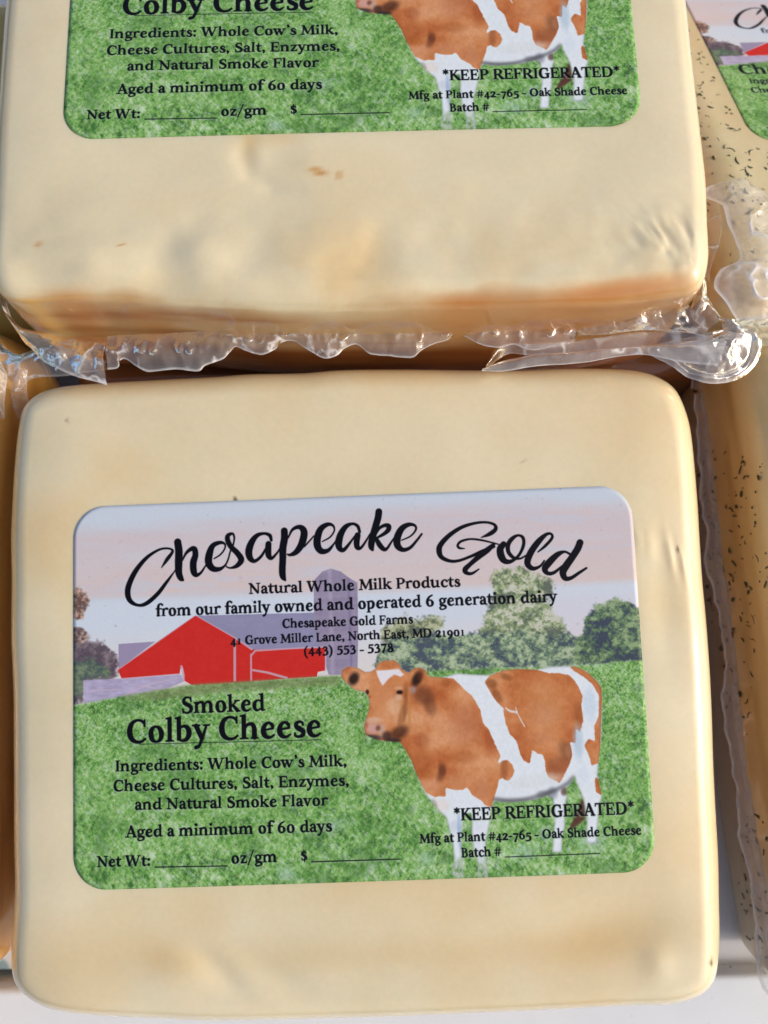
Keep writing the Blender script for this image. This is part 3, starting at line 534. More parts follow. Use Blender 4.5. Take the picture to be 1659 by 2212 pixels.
def film_material(name, milk=.25, gloss_rough=.12, tint=(.99, .975, .96)):
    """clear vacuum film: mostly see-through, slightly milky, glossy; whiter where it is welded or cut"""
    m = bpy.data.materials.new(name); m.use_nodes = True; nt = m.node_tree; nt.nodes.remove(nt.nodes['Principled BSDF'])
    out = nt.nodes['Material Output']
    tr = nt.nodes.new('ShaderNodeBsdfTransparent'); tr.inputs[0].default_value = (.99, .988, .985, 1)
    di = nt.nodes.new('ShaderNodeBsdfDiffuse'); di.inputs[0].default_value = (*tint, 1)
    tl = nt.nodes.new('ShaderNodeBsdfTranslucent'); tl.inputs[0].default_value = (*tint, 1)
    gl = nt.nodes.new('ShaderNodeBsdfGlossy'); gl.inputs['Roughness'].default_value = gloss_rough; gl.inputs[0].default_value = (1, 1, 1, 1)
    at = nt.nodes.new('ShaderNodeAttribute'); at.attribute_name = 'weld'
    n = noise(nt, 320, 3, .6)
    milky = maths(nt, 'MULTIPLY_ADD', at.outputs['Fac'], .65, milk)
    milky = maths(nt, 'MULTIPLY', milky, maths(nt, 'MULTIPLY_ADD', n.outputs['Fac'], .8, .6))
    a = nt.nodes.new('ShaderNodeMixShader'); a.inputs[0].default_value = .28
    nt.links.new(di.outputs[0], a.inputs[1]); nt.links.new(tl.outputs[0], a.inputs[2])
    b = nt.nodes.new('ShaderNodeMixShader'); nt.links.new(milky, b.inputs[0]); nt.links.new(tr.outputs[0], b.inputs[1]); nt.links.new(a.outputs[0], b.inputs[2])
    fr = nt.nodes.new('ShaderNodeFresnel'); fr.inputs['IOR'].default_value = 1.38
    bp = nt.nodes.new('ShaderNodeBump'); bp.inputs['Strength'].default_value = .25; bp.inputs['Distance'].default_value = .0006
    n2 = noise(nt, 520, 3, .6); nt.links.new(n2.outputs['Fac'], bp.inputs['Height'])
    nt.links.new(bp.outputs[0], gl.inputs['Normal']); nt.links.new(bp.outputs[0], fr.inputs['Normal'])
    frk = maths(nt, 'MULTIPLY', fr.outputs[0], 1.0); frk = maths(nt, 'MINIMUM', frk, 1.)
    c = nt.nodes.new('ShaderNodeMixShader'); nt.links.new(frk, c.inputs[0]); nt.links.new(b.outputs[0], c.inputs[1]); nt.links.new(gl.outputs[0], c.inputs[2])
    nt.links.new(c.outputs[0], out.inputs[0])
    return m
M_FILM = film_material('clear_film', .17, .10); M_MILKY = film_material('milky_film', .28, .14)

def plain_material(name, colr, rough=.5, var=.06, scale=200., spots=None, spec=.4):
    m, nt, p = new_mat(name)
    n = noise(nt, scale, 5, .6)
    r = nt.nodes.new('ShaderNodeValToRGB')
    r.color_ramp.elements[0].position = .3; r.color_ramp.elements[1].position = .7
    r.color_ramp.elements[0].color = (*[c * (1 - var) for c in colr], 1); r.color_ramp.elements[1].color = (*[c * (1 + var) for c in colr], 1)
    nt.links.new(n.outputs['Fac'], r.inputs[0]); last = r.outputs[0]
    if spots:
        sc, th, sc_col = spots
        q = noise(nt, sc, 2, .5); rr = nt.nodes.new('ShaderNodeValToRGB')
        rr.color_ramp.elements[0].position = th; rr.color_ramp.elements[1].position = th + .04
        nt.links.new(q.outputs['Fac'], rr.inputs[0])
        mx = nt.nodes.new('ShaderNodeMix'); mx.data_type = 'RGBA'
        nt.links.new(rr.outputs[0], mx.inputs['Factor']); nt.links.new(last, mx.inputs['A']); mx.inputs['B'].default_value = (*sc_col, 1)
        last = mx.outputs['Result']
    nt.links.new(last, p.inputs['Base Color'])
    p.inputs['Roughness'].default_value = rough; p.inputs['Specular IOR Level'].default_value = spec
    return m

# ------------------------------------------------------------------ mesh helpers
def link(name, me, mat, parent=None, smooth=True):
    o = bpy.data.objects.new(name, me); scene.collection.objects.link(o)
    if mat: me.materials.append(mat)
    if parent: o.parent = parent
    if smooth: me.shade_smooth()
    return o
def grid_faces(nu, nv, wrap=False):
    f = []
    for i in range(nv - 1):
        for j in range(nu if wrap else nu - 1):
            a = i * nu + j; b = i * nu + (j + 1) % nu
            f.append((a, b, b + nu, a + nu))
    return f
def thing(name, label, cat, M, group='wrapped cheese blocks packed side by side'):
    o = bpy.data.objects.new(name, None); scene.collection.objects.link(o)
    o.empty_display_size = .01
    M = np.array(M, float)
    mw = Matrix.Identity(4)
    for r in range(3):
        for c in range(3): mw[r][c] = M[r, c]
        mw[r][3] = M[r, 3] * CM
    o.matrix_world = mw
    o['label'] = label; o['category'] = cat
    if group: o['group'] = group
    return o
def vnoise(P, scale, seed=0, octs=3):
    """smooth 3-D value noise for vertices, -1..1"""
    rng = np.random.RandomState(seed); T = rng.rand(32, 32, 32) * 2 - 1
    out = 0; amp = 1; tot = 0; Q = np.asarray(P, float) * scale + 100
    for _ in range(octs):
        i = np.floor(Q).astype(int); f = Q - i; f = f * f * (3 - 2 * f); v = 0
        for a in (0, 1):
            for b in (0, 1):
                for c in (0, 1):
                    w = (f[..., 0] if a else 1 - f[..., 0]) * (f[..., 1] if b else 1 - f[..., 1]) * (f[..., 2] if c else 1 - f[..., 2])
                    v = v + w * T[(i[..., 0] + a) % 32, (i[..., 1] + b) % 32, (i[..., 2] + c) % 32]
        out = out + amp * v; tot += amp; amp *= .5; Q = Q * 2.03 + 7
    return out / tot
def ev(x, y, cx, cy, rx, ry, a=0.):
    ca, sa = math.cos(a), math.sin(a); dx = x - cx; dy = y - cy
    return np.exp(-(((dx * ca + dy * sa) / rx) ** 2 + ((-dx * sa + dy * ca) / ry) ** 2))
def path_dist(x, y, pts):
    """signed-ish distance of points from a polyline"""
    d = np.full(np.shape(x), 1e9); s = np.zeros(np.shape(x))
    for (ax, ay), (bx, by) in zip(pts[:-1], pts[1:]):
        dx, dy = bx - ax, by - ay; t = np.clip(((x - ax) * dx + (y - ay) * dy) / (dx * dx + dy * dy), 0, 1)
        q = np.hypot(x - ax - t * dx, y - ay - t * dy); sg = np.sign(dx * (y - ay) - dy * (x - ax))
        s = np.where(q < d, sg, s); d = np.minimum(d, q)
    return d, s

def resample(pts, n):
    P = spline(list(pts) + [pts[0]], 14)[:, :2]
    seg = np.hypot(*np.diff(P, axis=0).T); L = np.r_[0, np.cumsum(seg)]
    u = np.linspace(0, L[-1], n, endpoint=False)
    return np.c_[np.interp(u, L, P[:, 0]), np.interp(u, L, P[:, 1])]
def rounded(x0, x1, y0, y1, r, n=5, wob=0., seed=0):
    """rounded rectangle as control points, counter-clockwise from the lower right"""
    o = []
    for cx, cy, a0 in ((x1 - r, y0 + r, -90), (x1 - r, y1 - r, 0), (x0 + r, y1 - r, 90), (x0 + r, y0 + r, 180)):
        for k in range(n):
            a = math.radians(a0 + 90 * k / (n - 1)); o.append((cx + r * math.cos(a), cy + r * math.sin(a)))
    rng = np.random.RandomState(seed); out = []
    for i, p in enumerate(o):
        out.append((p[0] + rng.randn() * wob, p[1] + rng.randn() * wob))
        q = o[(i + 1) % len(o)]
        if math.hypot(q[0] - p[0], q[1] - p[1]) > 2 * r:
            for t in (.12, .3, .5, .7, .88): out.append((p[0] + (q[0] - p[0]) * t + rng.randn() * wob, p[1] + (q[1] - p[1]) * t + rng.randn() * wob))
    return out

def body(parent, outline, T, h, colour, rx=.75, rz=.75, rb=.7, bulge=.12, N=480, seed=1, side=None, name='cheese', mat=None):
    """one closed wrapped block: top z=h(x,y), sides, underside. rind colour per vertex from colour(x,y,z,nz)"""
    O = resample(outline, N)
    area = .5 * np.sum(O[:, 0] * np.roll(O[:, 1], -1) - np.roll(O[:, 0], -1) * O[:, 1])
    if area < 0: O = O[::-1]
    for _ in range(3): O = .5 * O + .25 * (np.roll(O, 1, 0) + np.roll(O, -1, 0))
    tg = np.roll(O, -2, 0) - np.roll(O, 2, 0); tg /= np.linalg.norm(tg, axis=1)[:, None]
    nr = np.c_[tg[:, 1], -tg[:, 0]]
    for _ in range(20): nr = .5 * nr + .25 * (np.roll(nr, 1, 0) + np.roll(nr, -1, 0))
    nr /= np.linalg.norm(nr, axis=1)[:, None]
    C = O.mean(0); inner = O - nr * rx
    rings = []
    ts = 1 - (1 - np.linspace(0, 1, 74)) ** 1.5
    for t in ts[1:]:
        q = C + (inner - C) * t; rings.append((q, np.zeros(N), 1.))
    K = 18
    for k in range(1, K + 1):
        a = math.pi / 2 * k / K; rings.append((O - nr * rx * (1 - math.sin(a)), np.full(N, -rz * (1 - math.cos(a))), math.cos(a)))
    zs = np.linspace(-rz, -(T - rb), 26)
    for z in zs[1:]:
        s = math.sin(math.pi * (z + rz) / (-(T - rb) + rz)); rings.append((O + nr * bulge * s, np.full(N, z), 0.))
    for k in range(1, 9):
        a = math.pi / 2 * k / 8; rings.append((O - nr * rb * (1 - math.cos(a)), np.full(N, -(T - rb) - rb * math.sin(a)), 0.))
    V = np.zeros((len(rings), N, 3)); W = np.zeros((len(rings), N))
    for i, (q, z, w) in enumerate(rings):
        V[i, :, :2] = q; V[i, :, 2] = z; W[i] = w
    x, y = V[..., 0], V[..., 1]
    fall = np.clip(1 + V[..., 2] / (T * .6), 0, 1)
    V[..., 2] += h(x, y) * fall
    if side is not None: side(V, nr, W)
    lum = vnoise(V, .55, seed, 3)
    V[..., :2] += (nr[None] * (.035 * lum * (1 - W))[..., None])
    Pc = V.reshape(-1, 3)
    n = len(Pc)
    P = np.vstack([Pc, [[C[0], C[1], float(h(C[0], C[1]))]], [[C[0], C[1], -T]]])
    F = grid_faces(N, len(rings), True)
    F = [(a, d, c, b) for a, b, c, d in F]
    F = [f[::-1] for f in F]
    F += [(n, j, (j + 1) % N) for j in range(N)]
    base = (len(rings) - 1) * N
    F += [(n + 1, base + (j + 1) % N, base + j) for j in range(N)]
    me = bpy.data.meshes.new(name); me.from_pydata((P * CM).tolist(), [], F); me.update()
    col = colour(P[:, 0], P[:, 1], P[:, 2], np.r_[W.ravel(), 1, 0])
    ca = me.attributes.new('rind', 'FLOAT_COLOR', 'POINT')
    ca.data.foreach_set('color', np.c_[lin(np.clip(col, 0, 1)), np.ones(len(P))].astype(np.float32).ravel())
    o = link(name, me, mat or M_CHEESE, parent)
    return o, O, nr

def sticker(parent, W, H, h, mat, off=.008, r=.58, curl=None):
    nu, nv = 150, 100
    u = np.linspace(-1, 1, nu)[None].repeat(nv, 0); v = np.linspace(-1, 1, nv)[:, None].repeat(nu, 1)
    x = u * W / 2; y = v * H / 2
    cx = W / 2 - r; cy = H / 2 - r
    a = np.clip((np.abs(x) - cx) / r, 0, None); b = np.clip((np.abs(y) - cy) / r, 0, None)
    cor = (a > 0) & (b > 0); L = np.where(cor, np.maximum(a, b) / np.maximum(np.hypot(a, b), 1e-9), 1)
    X = np.where(cor, np.sign(x) * (cx + a * L * r), x); Y = np.where(cor, np.sign(y) * (cy + b * L * r), y)
    Z = h(X, Y) + off
    if curl is not None: Z = Z + curl(X, Y)
    # top sheet, then the same outline 0.012 lower as the paper's cut edge
    P = np.stack([X, Y, Z], -1).reshape(-1, 3)
    F = grid_faces(nu, nv)
    loop = [j for j in range(nu)] + [i * nu + nu - 1 for i in range(1, nv)] + [(nv - 1) * nu + j for j in range(nu - 2, -1, -1)] + [i * nu for i in range(nv - 2, 0, -1)]
    n = len(P); low = P[loop] - [0, 0, .009]
    P = np.vstack([P, low]); m = len(loop)
    F += [(loop[k], n + k, n + (k + 1) % m, loop[(k + 1) % m]) for k in range(m)]
    me = bpy.data.meshes.new('label'); me.from_pydata((P * CM).tolist(), [], F); me.update()
    uvs = np.c_[P[:, 0] / W + .5, P[:, 1] / H + .5]
    li = np.zeros(len(me.loops), int); me.loops.foreach_get('vertex_index', li)
    uv = me.uv_layers.new(name='UVMap'); uv.data.foreach_set('uv', uvs[li].astype(np.float32).ravel())
    return link('label', me, mat, parent)

def film_mesh(name, P, nu, nv, weld, parent, mat, wrap=False, thick=.012):
    me = bpy.data.meshes.new(name); me.from_pydata((P.reshape(-1, 3) * CM).tolist(), [], grid_faces(nu, nv, wrap)); me.update()
    at = me.attributes.new('weld', 'FLOAT', 'POINT'); at.data.foreach_set('value', weld.astype(np.float32).ravel())
    o = link(name, me, mat, parent)
    return o

def seam(parent, O, nr, z, width, seed, ruffle=.12, mat=None, freq=1., name='film_seam', skip=None):
    """welded rim of the vacuum bag standing out round the block"""
    N = len(O); nv = 12
    th = np.arange(N) / N * 2 * math.pi
    ring = np.c_[np.cos(th), np.sin(th), th * 0]
    w = width * (1 + .35 * vnoise(ring * 1, 2.2 * freq, seed, 3))
    P = np.zeros((nv, N, 3)); weld = np.zeros((nv, N))
    for i in range(nv):
        s = i / (nv - 1)
        r = ruffle * s ** .8 * vnoise(ring, 6.5 * freq, seed + 3, 3) * 1.6 + .03 * s * vnoise(ring, 22 * freq, seed + 4, 2)
        P[i, :, :2] = O + nr * (-.03 + s * w)[:, None]; P[i, :, 2] = z + r - .10 * s
        weld[i] = np.clip((s - .86) / .14, 0, 1) * .8 + .18 * (np.abs(s - .45) < .12)
    return film_mesh(name, P, N, nv, weld, parent, mat or M_FILM, True)

def loft(name, A, B, parent, mat, nu=70, nv=22, bulge=.1, wr=.03, seed=0, freq=1.6, ridge=0., weld_edges=(.5, .8), world=True, thick=.012, folds=0, pleats=0):
    """sheet of film between two space curves given in world centimetres"""
    def curve(C, n):
        P = np.array(C, float); S = []
        A_ = np.vstack([2 * P[0] - P[1], P, 2 * P[-1] - P[-2]])
        for i in range(1, len(A_) - 2):
            t = (np.arange(8) / 8)[:, None]; p0, p1, p2, p3 = A_[i - 1:i + 3]
            S.append(.5 * (2 * p1 + (p2 - p0) * t + (2 * p0 - 5 * p1 + 4 * p2 - p3) * t ** 2 + (3 * p1 - p0 - 3 * p2 + p3) * t ** 3))
        S = np.vstack(S + [P[-1:]]); L = np.r_[0, np.cumsum(np.linalg.norm(np.diff(S, axis=0), axis=1))]
        u = np.linspace(0, L[-1], n); return np.stack([np.interp(u, L, S[:, k]) for k in range(3)], -1)
    a = curve(A, nu); b = curve(B, nu)
    s = np.linspace(0, 1, nv)[:, None, None]
    P = a[None] * (1 - s) + b[None] * s
    sv = s[..., 0]
    P[..., 2] += bulge * np.sin(math.pi * sv)
    if pleats:
        rg = np.random.RandomState(seed + 40); u_ = np.linspace(0, 1, nu)[None]
        for _ in range(pleats):
            c_ = rg.rand(); w_ = .0035 + .005 * rg.rand(); am = (.03 + .07 * rg.rand()) * np.clip(sv / .08, 0, 1) * np.clip((.62 - sv) / .2, 0, 1)
            g_ = am * np.exp(-((u_ + .01 * (sv - .3) * rg.randn() - c_) / w_) ** 2); P[..., 1] -= g_; P[..., 2] += g_ * .6
    if folds: P[..., 2] += ridge * np.sin(sv * math.pi * 2 * folds + 2 * vnoise(np.stack([np.linspace(0, 3, nu)] * 3, -1), 1., seed, 2)[None])
    wn_ = vnoise(P, freq, seed, 4)
    P[..., 2] += wr * 2.2 * (1 - 2 * np.abs(wn_)) * np.sin(math.pi * np.clip(sv * .92 + .06, 0, 1)) 
    P[..., :2] += .5 * wr * np.stack([vnoise(P, freq * 1.5, seed + 9, 3), vnoise(P, freq * 1.5, seed + 10, 3)], -1)
    crease = np.exp(-(wn_ / .05) ** 2) * np.clip(vnoise(P, freq * .8, seed + 2, 2) * 2.4 + .6, 0, 1)
    weld = 1. * crease + np.clip(1 - sv / .07, 0, 1) * weld_edges[0] + np.clip((sv - .93) / .07, 0, 1) * weld_edges[1] + 0 * P[..., 0]
    if parent is not None:
        mi = np.array(parent.matrix_world.inverted()); P = (P * CM) @ mi[:3, :3].T + mi[:3, 3]; P = P / CM
    return film_mesh(name, P, nu, nv, weld, parent, mat, thick=thick)

CREAM = np.array([239, 225, 188]) / 255; OCHRE = np.array([214, 168, 96]) / 255; RIND = np.array([178, 116, 60]) / 255; BROWN = np.array([112, 62, 26]) / 255
def mixc(c, m, t): return c + np.clip(m, 0, 1)[:, None] * (np.asarray(t) - c)

# ------------------------------------------------------------------ the counter the packs lie on
def slab(name, x0, x1, y0, y1, z0, z1, mat, bev=.0, kind=True):
    import bmesh
    bm = bmesh.new(); bmesh.ops.create_cube(bm, size=1)
    for v in bm.verts: v.co = Vector(((x0 + x1) / 2 + v.co.x * (x1 - x0), (y0 + y1) / 2 + v.co.y * (y1 - y0), (z0 + z1) / 2 + v.co.z * (z1 - z0))) * CM
    if bev: bmesh.ops.bevel(bm, geom=bm.edges[:], offset=bev * CM, segments=4, affect='EDGES', profile=.5)
    me = bpy.data.meshes.new(name); bm.to_mesh(me); bm.free()
    o = link(name, me, mat, smooth=False)
    if kind: o['kind'] = 'structure'
    return o
M_FLOOR = plain_material('case_floor_plastic', (.76, .76, .77), .4, .06, 40., spots=(60., .60, (.30, .42, .44)))
M_RIM = plain_material('case_rim_plastic', (.82, .86, .90), .4, .03, 60., spots=(900., .74, (.25, .2, .18)))
slab('case_floor', -40, 40, -7.9, 40, -1.2, -.5, M_FLOOR)
rim = slab('case_rim', -40, 40, -22, -7.95, -1.2, .0, M_RIM, .12)
rim.rotation_euler = (0, 0, math.radians(1.1))

# ------------------------------------------------------------------ front pack: smoked cheese, label in full view
MF = ((.9991, -.0379, -.0173, -.4838), (.0371, .9981, -.0491, -1.1718), (.0191, .0484, .9986, 4.2049))
FRONT = [(-5.72,5.79),(-6.25,5.51),(-6.4,5.06),(-6.47,4.48),(-6.51,3.7),(-6.53,2.97),(-6.5,2.12),(-6.51,0.98),(-6.47,0.14),(-6.45,-0.91),(-6.42,-2.26),(-6.4,-3.45),(-6.47,-4.24),(-6.47,-4.91),(-6.39,-5.15),(-6.11,-5.42),(-5.68,-5.61),(-5.03,-5.71),(-3.72,-5.81),(-2.57,-5.88),(0.25,-5.89),(2.51,-5.87),(4.42,-5.83),(5.24,-5.84),(5.74,-5.75),(6.06,-5.57),(6.21,-5.31),(6.3,-4.71),(6.35,-3.91),(6.4,-3.11),(6.43,-2.29),(6.46,-1.33),(6.48,-0.35),(6.49,0.69),(6.49,1.72),(6.52,2.76),(6.52,3.56),(6.49,4.36),(6.43,4.74),(6.28,5.17),(6.1,5.38),(5.66,5.6),(4.91,5.7),(4.01,5.74),(3.1,5.75),(1.14,5.86),(-0.17,5.9),(-0.85,5.87),(-1.84,5.9),(-2.62,5.87),(-3.82,5.86),(-4.73,5.85)]
def h_front(x, y):
    z = -.0009 * (x ** 2 + y ** 2) - .09 * (np.clip(np.abs(x) - 5.1, 0, 2) / 1.2) ** 2 - .05 * (np.clip(np.abs(y) - 4.6, 0, 2) / 1.2) ** 2
    z = z - .045 * ev(x, y, -2.6, -4.75, .55, .2, -.75) - .03 * ev(x, y, -1.6, -4.9, .7, .22, -.5) + .03 * ev(x, y, -3.3, -4.9, .6, .4)
    z = z + .026 * ev(x, y, 5.72, 2.1, .06, .35, .12) + .024 * ev(x, y, 5.15, 2.4, .05, .22, .1) + .02 * ev(x, y, 5.95, 1.9, .05, .3, .15) + .02 * ev(x, y, 5.35, 2.3, .12, .3, .1) - .03 * ev(x, y, 5.55, 1.2, .3, 1.2)
    z = z + .04 * ev(x, y, 5.0, -4.9, .25, .3) - .05 * ev(x, y, 4.2, -4.3, 1.2, .5)
    z = z + .02 * np.sin(y * 1.3 + x * .2) * np.clip((np.abs(x) - 5) / 1.2, 0, 1)
    return z
def c_front(x, y, z, w):
    P = np.c_[x, y, z]; n1 = vnoise(P, .35, 21, 4); n2 = vnoise(P, .9, 22, 4)
    c = CREAM + .035 * n1[:, None] + .02 * n2[:, None] * np.array([1, 1, 1.4])
    c = mixc(c, .35 * np.clip(n1 * 1.5, 0, 1), OCHRE)
    c = mixc(c, .38 * ev(x, y, 4.1, -4.5, 1.3, .45, .15) + .2 * ev(x, y, -3.6, -4.5, .5, .3, -.5) + .2 * ev(x, y, 0, -4.6, 4, .3), OCHRE)
    c = mixc(c, .55 * np.clip((y - 5.35) / .5, 0, 1) * (.6 + .6 * n2), OCHRE)
    c = mixc(c, .5 * np.clip((-x - 6.12 + .1 * n2) / .25, 0, 1) + .25 * np.clip((x - 6.3) / .2, 0, 1), OCHRE * [.97, .93, .8])
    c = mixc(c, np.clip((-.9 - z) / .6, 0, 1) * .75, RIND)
    for sx, sy, r in ((5.87, 2.16, .02), (5.95, -4.95, .035), (3.2, 3.9, .02), (-2.1, 3.4, .02), (-5.2, 5.0, .02)):
        c = mixc(c, 1.3 * ev(x, y, sx, sy, r, r * 1.4) * w, (.28, .2, .1))
    return c
pack = thing('cheese_pack', 'wrapped pale smoked colby block at the bottom, its cow and barn label wholly visible', 'cheese', MF)
_, O1, N1 = body(pack, FRONT, 4.5, h_front, c_front, rx=.55, rz=.65, seed=3)
sticker(pack, 10.16, 6.745, h_front, M_SMOKED)
seam(pack, O1, N1, -2.1, .42, 31, .10)

# ------------------------------------------------------------------ top pack: same cheese, raised, brown smoked rind along its front edge, gap shade painted lower down
MT = ((.9997, -.0231, -.0051, -.6329), (.0233, .9987, .0443, 11.769), (.0041, -.0444, .999, 5.649))
TOP = [(-6.47,0.23),(-6.48,-2.29),(-6.43,-4.19),(-6.38,-5.56),(-6.3,-5.92),(-6.01,-6.15),(-5.35,-6.19),(-3.86,-6.27),(-1.73,-6.48),(-0.58,-6.51),(1.87,-6.55),(4.33,-6.53),(5.48,-6.43),(5.94,-6.32),(6.12,-5.89),(6.17,-5.64),(6.21,-5.01),(6.26,-4.21),(6.26,-3.39),(6.26,-2.14),(6.25,-0.13),(6.2,2),(6.2,4.0),(6.05,4.9),(5.6,5.3),(4.6,5.45),(2,5.5),(-2,5.5),(-4.8,5.45),(-5.8,5.3),(-6.3,4.9),(-6.42,4.0),(-6.45,2)]
GROOVE = [(-1.80, -3.3), (-1.92, -3.75), (-1.78, -4.12), (-1.4, -4.36), (-.9, -4.46)]
def h_top(x, y):
    z = -.0009 * (x ** 2 + (y + .6) ** 2) - .08 * (np.clip(np.abs(x) - 5.1, 0, 2) / 1.2) ** 2
    d, s = path_dist(x, y, GROOVE)
    q = np.clip((-3.42 - y) / .35, 0, 1) * np.clip((-.75 - x) / .7, 0, 1)
    z = z - q * .045 * np.exp(-(d / .17) ** 2) - q * .05 * ev(x, y, -1.0, -3.75, .7, .45)
    z = z + .05 * ev(x, y, -.2, -5.2, 1.6, .5, .15) - .03 * ev(x, y, -1.6, -5.5, .6, .35, .7) + .04 * ev(x, y, -.7, -5.8, .6, .35)
    z = z - .07 * ev(x, y, -3.2, -6.0, .45, .5, .5) + .09 * ev(x, y, -2.6, -5.6, .5, .4) + .06 * ev(x, y, -4.6, -5.6, .8, .35) - .10 * ev(x, y, -5.4, -5.9, .6, .3)
    z = z - .08 * ev(x, y, -3.9, -6.3, 1.0, .3) - .02 * ev(x, y, .3, -5.5, .25, .5, -.3) + .02 * vnoise(np.stack([x, y, 0 * x], -1), 1.1, 77, 3) * np.clip((-3.6 - y) / 1.5, 0, 1) * 1.6
    # fine puckers of the film in the right corner
    k = ev(x, y, 5.3, -5.6, .75, .5)
    Q = np.stack([x * 2.2 + y, y * .9 - x * .4, 0 * x], -1)
    z = z + .055 * k * (1 - 2 * np.abs(vnoise(Q, 1.6, 78, 3))) + .02 * k * vnoise(Q, 4., 79, 2)
    return z
def c_top(x, y, z, w):
    P = np.c_[x, y, z]; n1 = vnoise(P, .4, 41, 4); n2 = vnoise(P, 1.1, 42, 4); st = vnoise(P * [.35, 1, 3.2], 1.3, 43, 4)
    c = CREAM + .03 * n1[:, None] + .02 * n2[:, None]
    low = np.clip((-3.6 - y) / 2.4, 0, 1)
    c = mixc(c, .22 * np.clip(n2 * 1.8 + n1, 0, 1) * low + .2 * np.clip(n1 * 1.5, 0, 1), OCHRE)
    edge = np.clip((-6.27 - y + .22 * n1 + .3 * n2 - .08 - .25 * ev(x, 0 * y, -.6, 0, 1.4, 1) + .18 * np.abs(x) / 6 + .15 * ev(x, 0 * y, -4.6, 0, 1.2, 1) - .2 * ev(x, 0 * y, -3.0, 0, .5, 1)) / .3, 0, 1)
    c = mixc(c, edge * .85, (.78, .62, .43))
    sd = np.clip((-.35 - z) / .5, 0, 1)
    c = mixc(c, sd * .92, (.74, .59, .42)); c = mixc(c, .8 * np.clip((-1.7 - z) / .4, 0, 1), (.56, .31, .12))  # tan rind side; deeper brown low down is gap shade painted in
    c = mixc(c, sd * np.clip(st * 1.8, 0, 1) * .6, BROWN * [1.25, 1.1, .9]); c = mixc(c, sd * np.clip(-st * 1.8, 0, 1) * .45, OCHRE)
    c = mixc(c, .7 * ev(x, y, 4.2, -6.42, 1.5, .16, .1) + .6 * ev(x, y, 1.8, -6.5, .7, .12) + .6 * ev(x, y, -3.5, -6.5, .5, .14, -.3) + .5 * ev(x, y, -5.0, -6.2, .5, .12), (.80, .48, .19))
    c = mixc(c, ev(x, y, -.6, -4.12, .14, .05, -.3) * .9 + ev(x, y, -.24, -4.2, .05, .05) * .8 + ev(x, y, -5.38, -5.35, .06, .05) * .5 + ev(x, y, -3.95, -5.41, .025, .025) * .7, (.78, .46, .12))
    c = mixc(c, .3 * ev(x, y, -1.8, -3.5, .15, .4) + .25 * ev(x, y, -1.3, -3.45, .5, .15), OCHRE)
    c = mixc(c, .35 * np.clip((-x - 6.0) / .3, 0, 1) * (y > -5), OCHRE)
    c = mixc(c, .85 * ev(x, y, -5.65, -6.2, .25, .16) * (z < -.4), (.93, .75, .45))
    return c
pack2 = thing('cheese_pack', 'raised smoked colby block at the top, brown rind, painted shade and ragged film along its lower edge', 'cheese', MT)
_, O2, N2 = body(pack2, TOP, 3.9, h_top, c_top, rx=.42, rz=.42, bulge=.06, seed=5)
sticker(pack2, 10.16, 6.745, h_top, M_SMOKED, curl=lambda x, y: .03 * ev(x, y, 5.0, -3.3, .5, .3))

F = FILM
loft('film_skirt', F['SKIRT_A'], F['SKIRT_B'], pack2, M_FILM, nu=260, nv=16, bulge=.05, wr=.035, seed=51, freq=2.6, weld_edges=(.1, .9), pleats=46)
loft('film_fold', F['BAND1_A'], F['BAND1_B'], pack2, M_MILKY, nu=200, nv=24, bulge=.12, wr=.02, seed=52, freq=1.4, weld_edges=(.5, .5), folds=1, ridge=.03)
loft('film_fold', F['BAND2_A'], F['BAND2_B'], pack2, M_MILKY, nu=200, nv=24, bulge=.12, wr=.02, seed=53, freq=1.4, weld_edges=(.6, .9), folds=1, ridge=.03)
loft('film_corner', F['CORNER_A'], F['CORNER_B'], pack2, M_FILM, nu=110, nv=34, bulge=.15, wr=.07, seed=54, freq=1.9, weld_edges=(.1, .9))
loft('film_corner', F['TAB1_A'], F['TAB1_B'], pack2, M_FILM, nu=110, nv=24, bulge=.12, wr=.06, seed=55, freq=2.6, weld_edges=(.5, .4))
loft('film_corner', F['TAB2_A'], F['TAB2_B'], pack2, M_FILM, nu=90, nv=20, bulge=.08, wr=.05, seed=56, freq=2.4, weld_edges=(.8, .3))
def cup(name, rim_pts, parent, mat, height=.35, seed=0):
    """puffed end of the bag: a dented dome over a closed outline"""
    R = resample([(p[0], p[1]) for p in rim_pts], 120); zr = np.interp(np.arange(120) / 120 * len(rim_pts), np.arange(len(rim_pts) + 1), [p[2] for p in rim_pts] + [rim_pts[0][2]])
    C = R.mean(0); nv = 30; P = np.zeros((nv, 120, 3)); weld = np.zeros((nv, 120))
    for i in range(nv):
        s = max(i / (nv - 1), .02); P[i, :, :2] = C + (R - C) * s
        P[i, :, 2] = zr * s + (1 - s) * zr.mean() + height * (1 - s ** 2.6) - .13 * math.exp(-((s - .8) / .05) ** 2)
        weld[i] = .75 * np.clip((s - .95) / .05, 0, 1) + .35 * math.exp(-((s - .8) / .05) ** 2) + .1
    P[..., 2] += .10 * (1 - 2 * np.abs(vnoise(P, 1.7, seed, 4)))
    mi = np.array(parent.matrix_world.inverted()); P = ((P * CM) @ mi[:3, :3].T + mi[:3, 3]) / CM
    return film_mesh(name, P, 120, nv, weld, parent, mat, True)
cup('film_pouch', F['BULB'], pack2, M_MILKY, .3, 57)

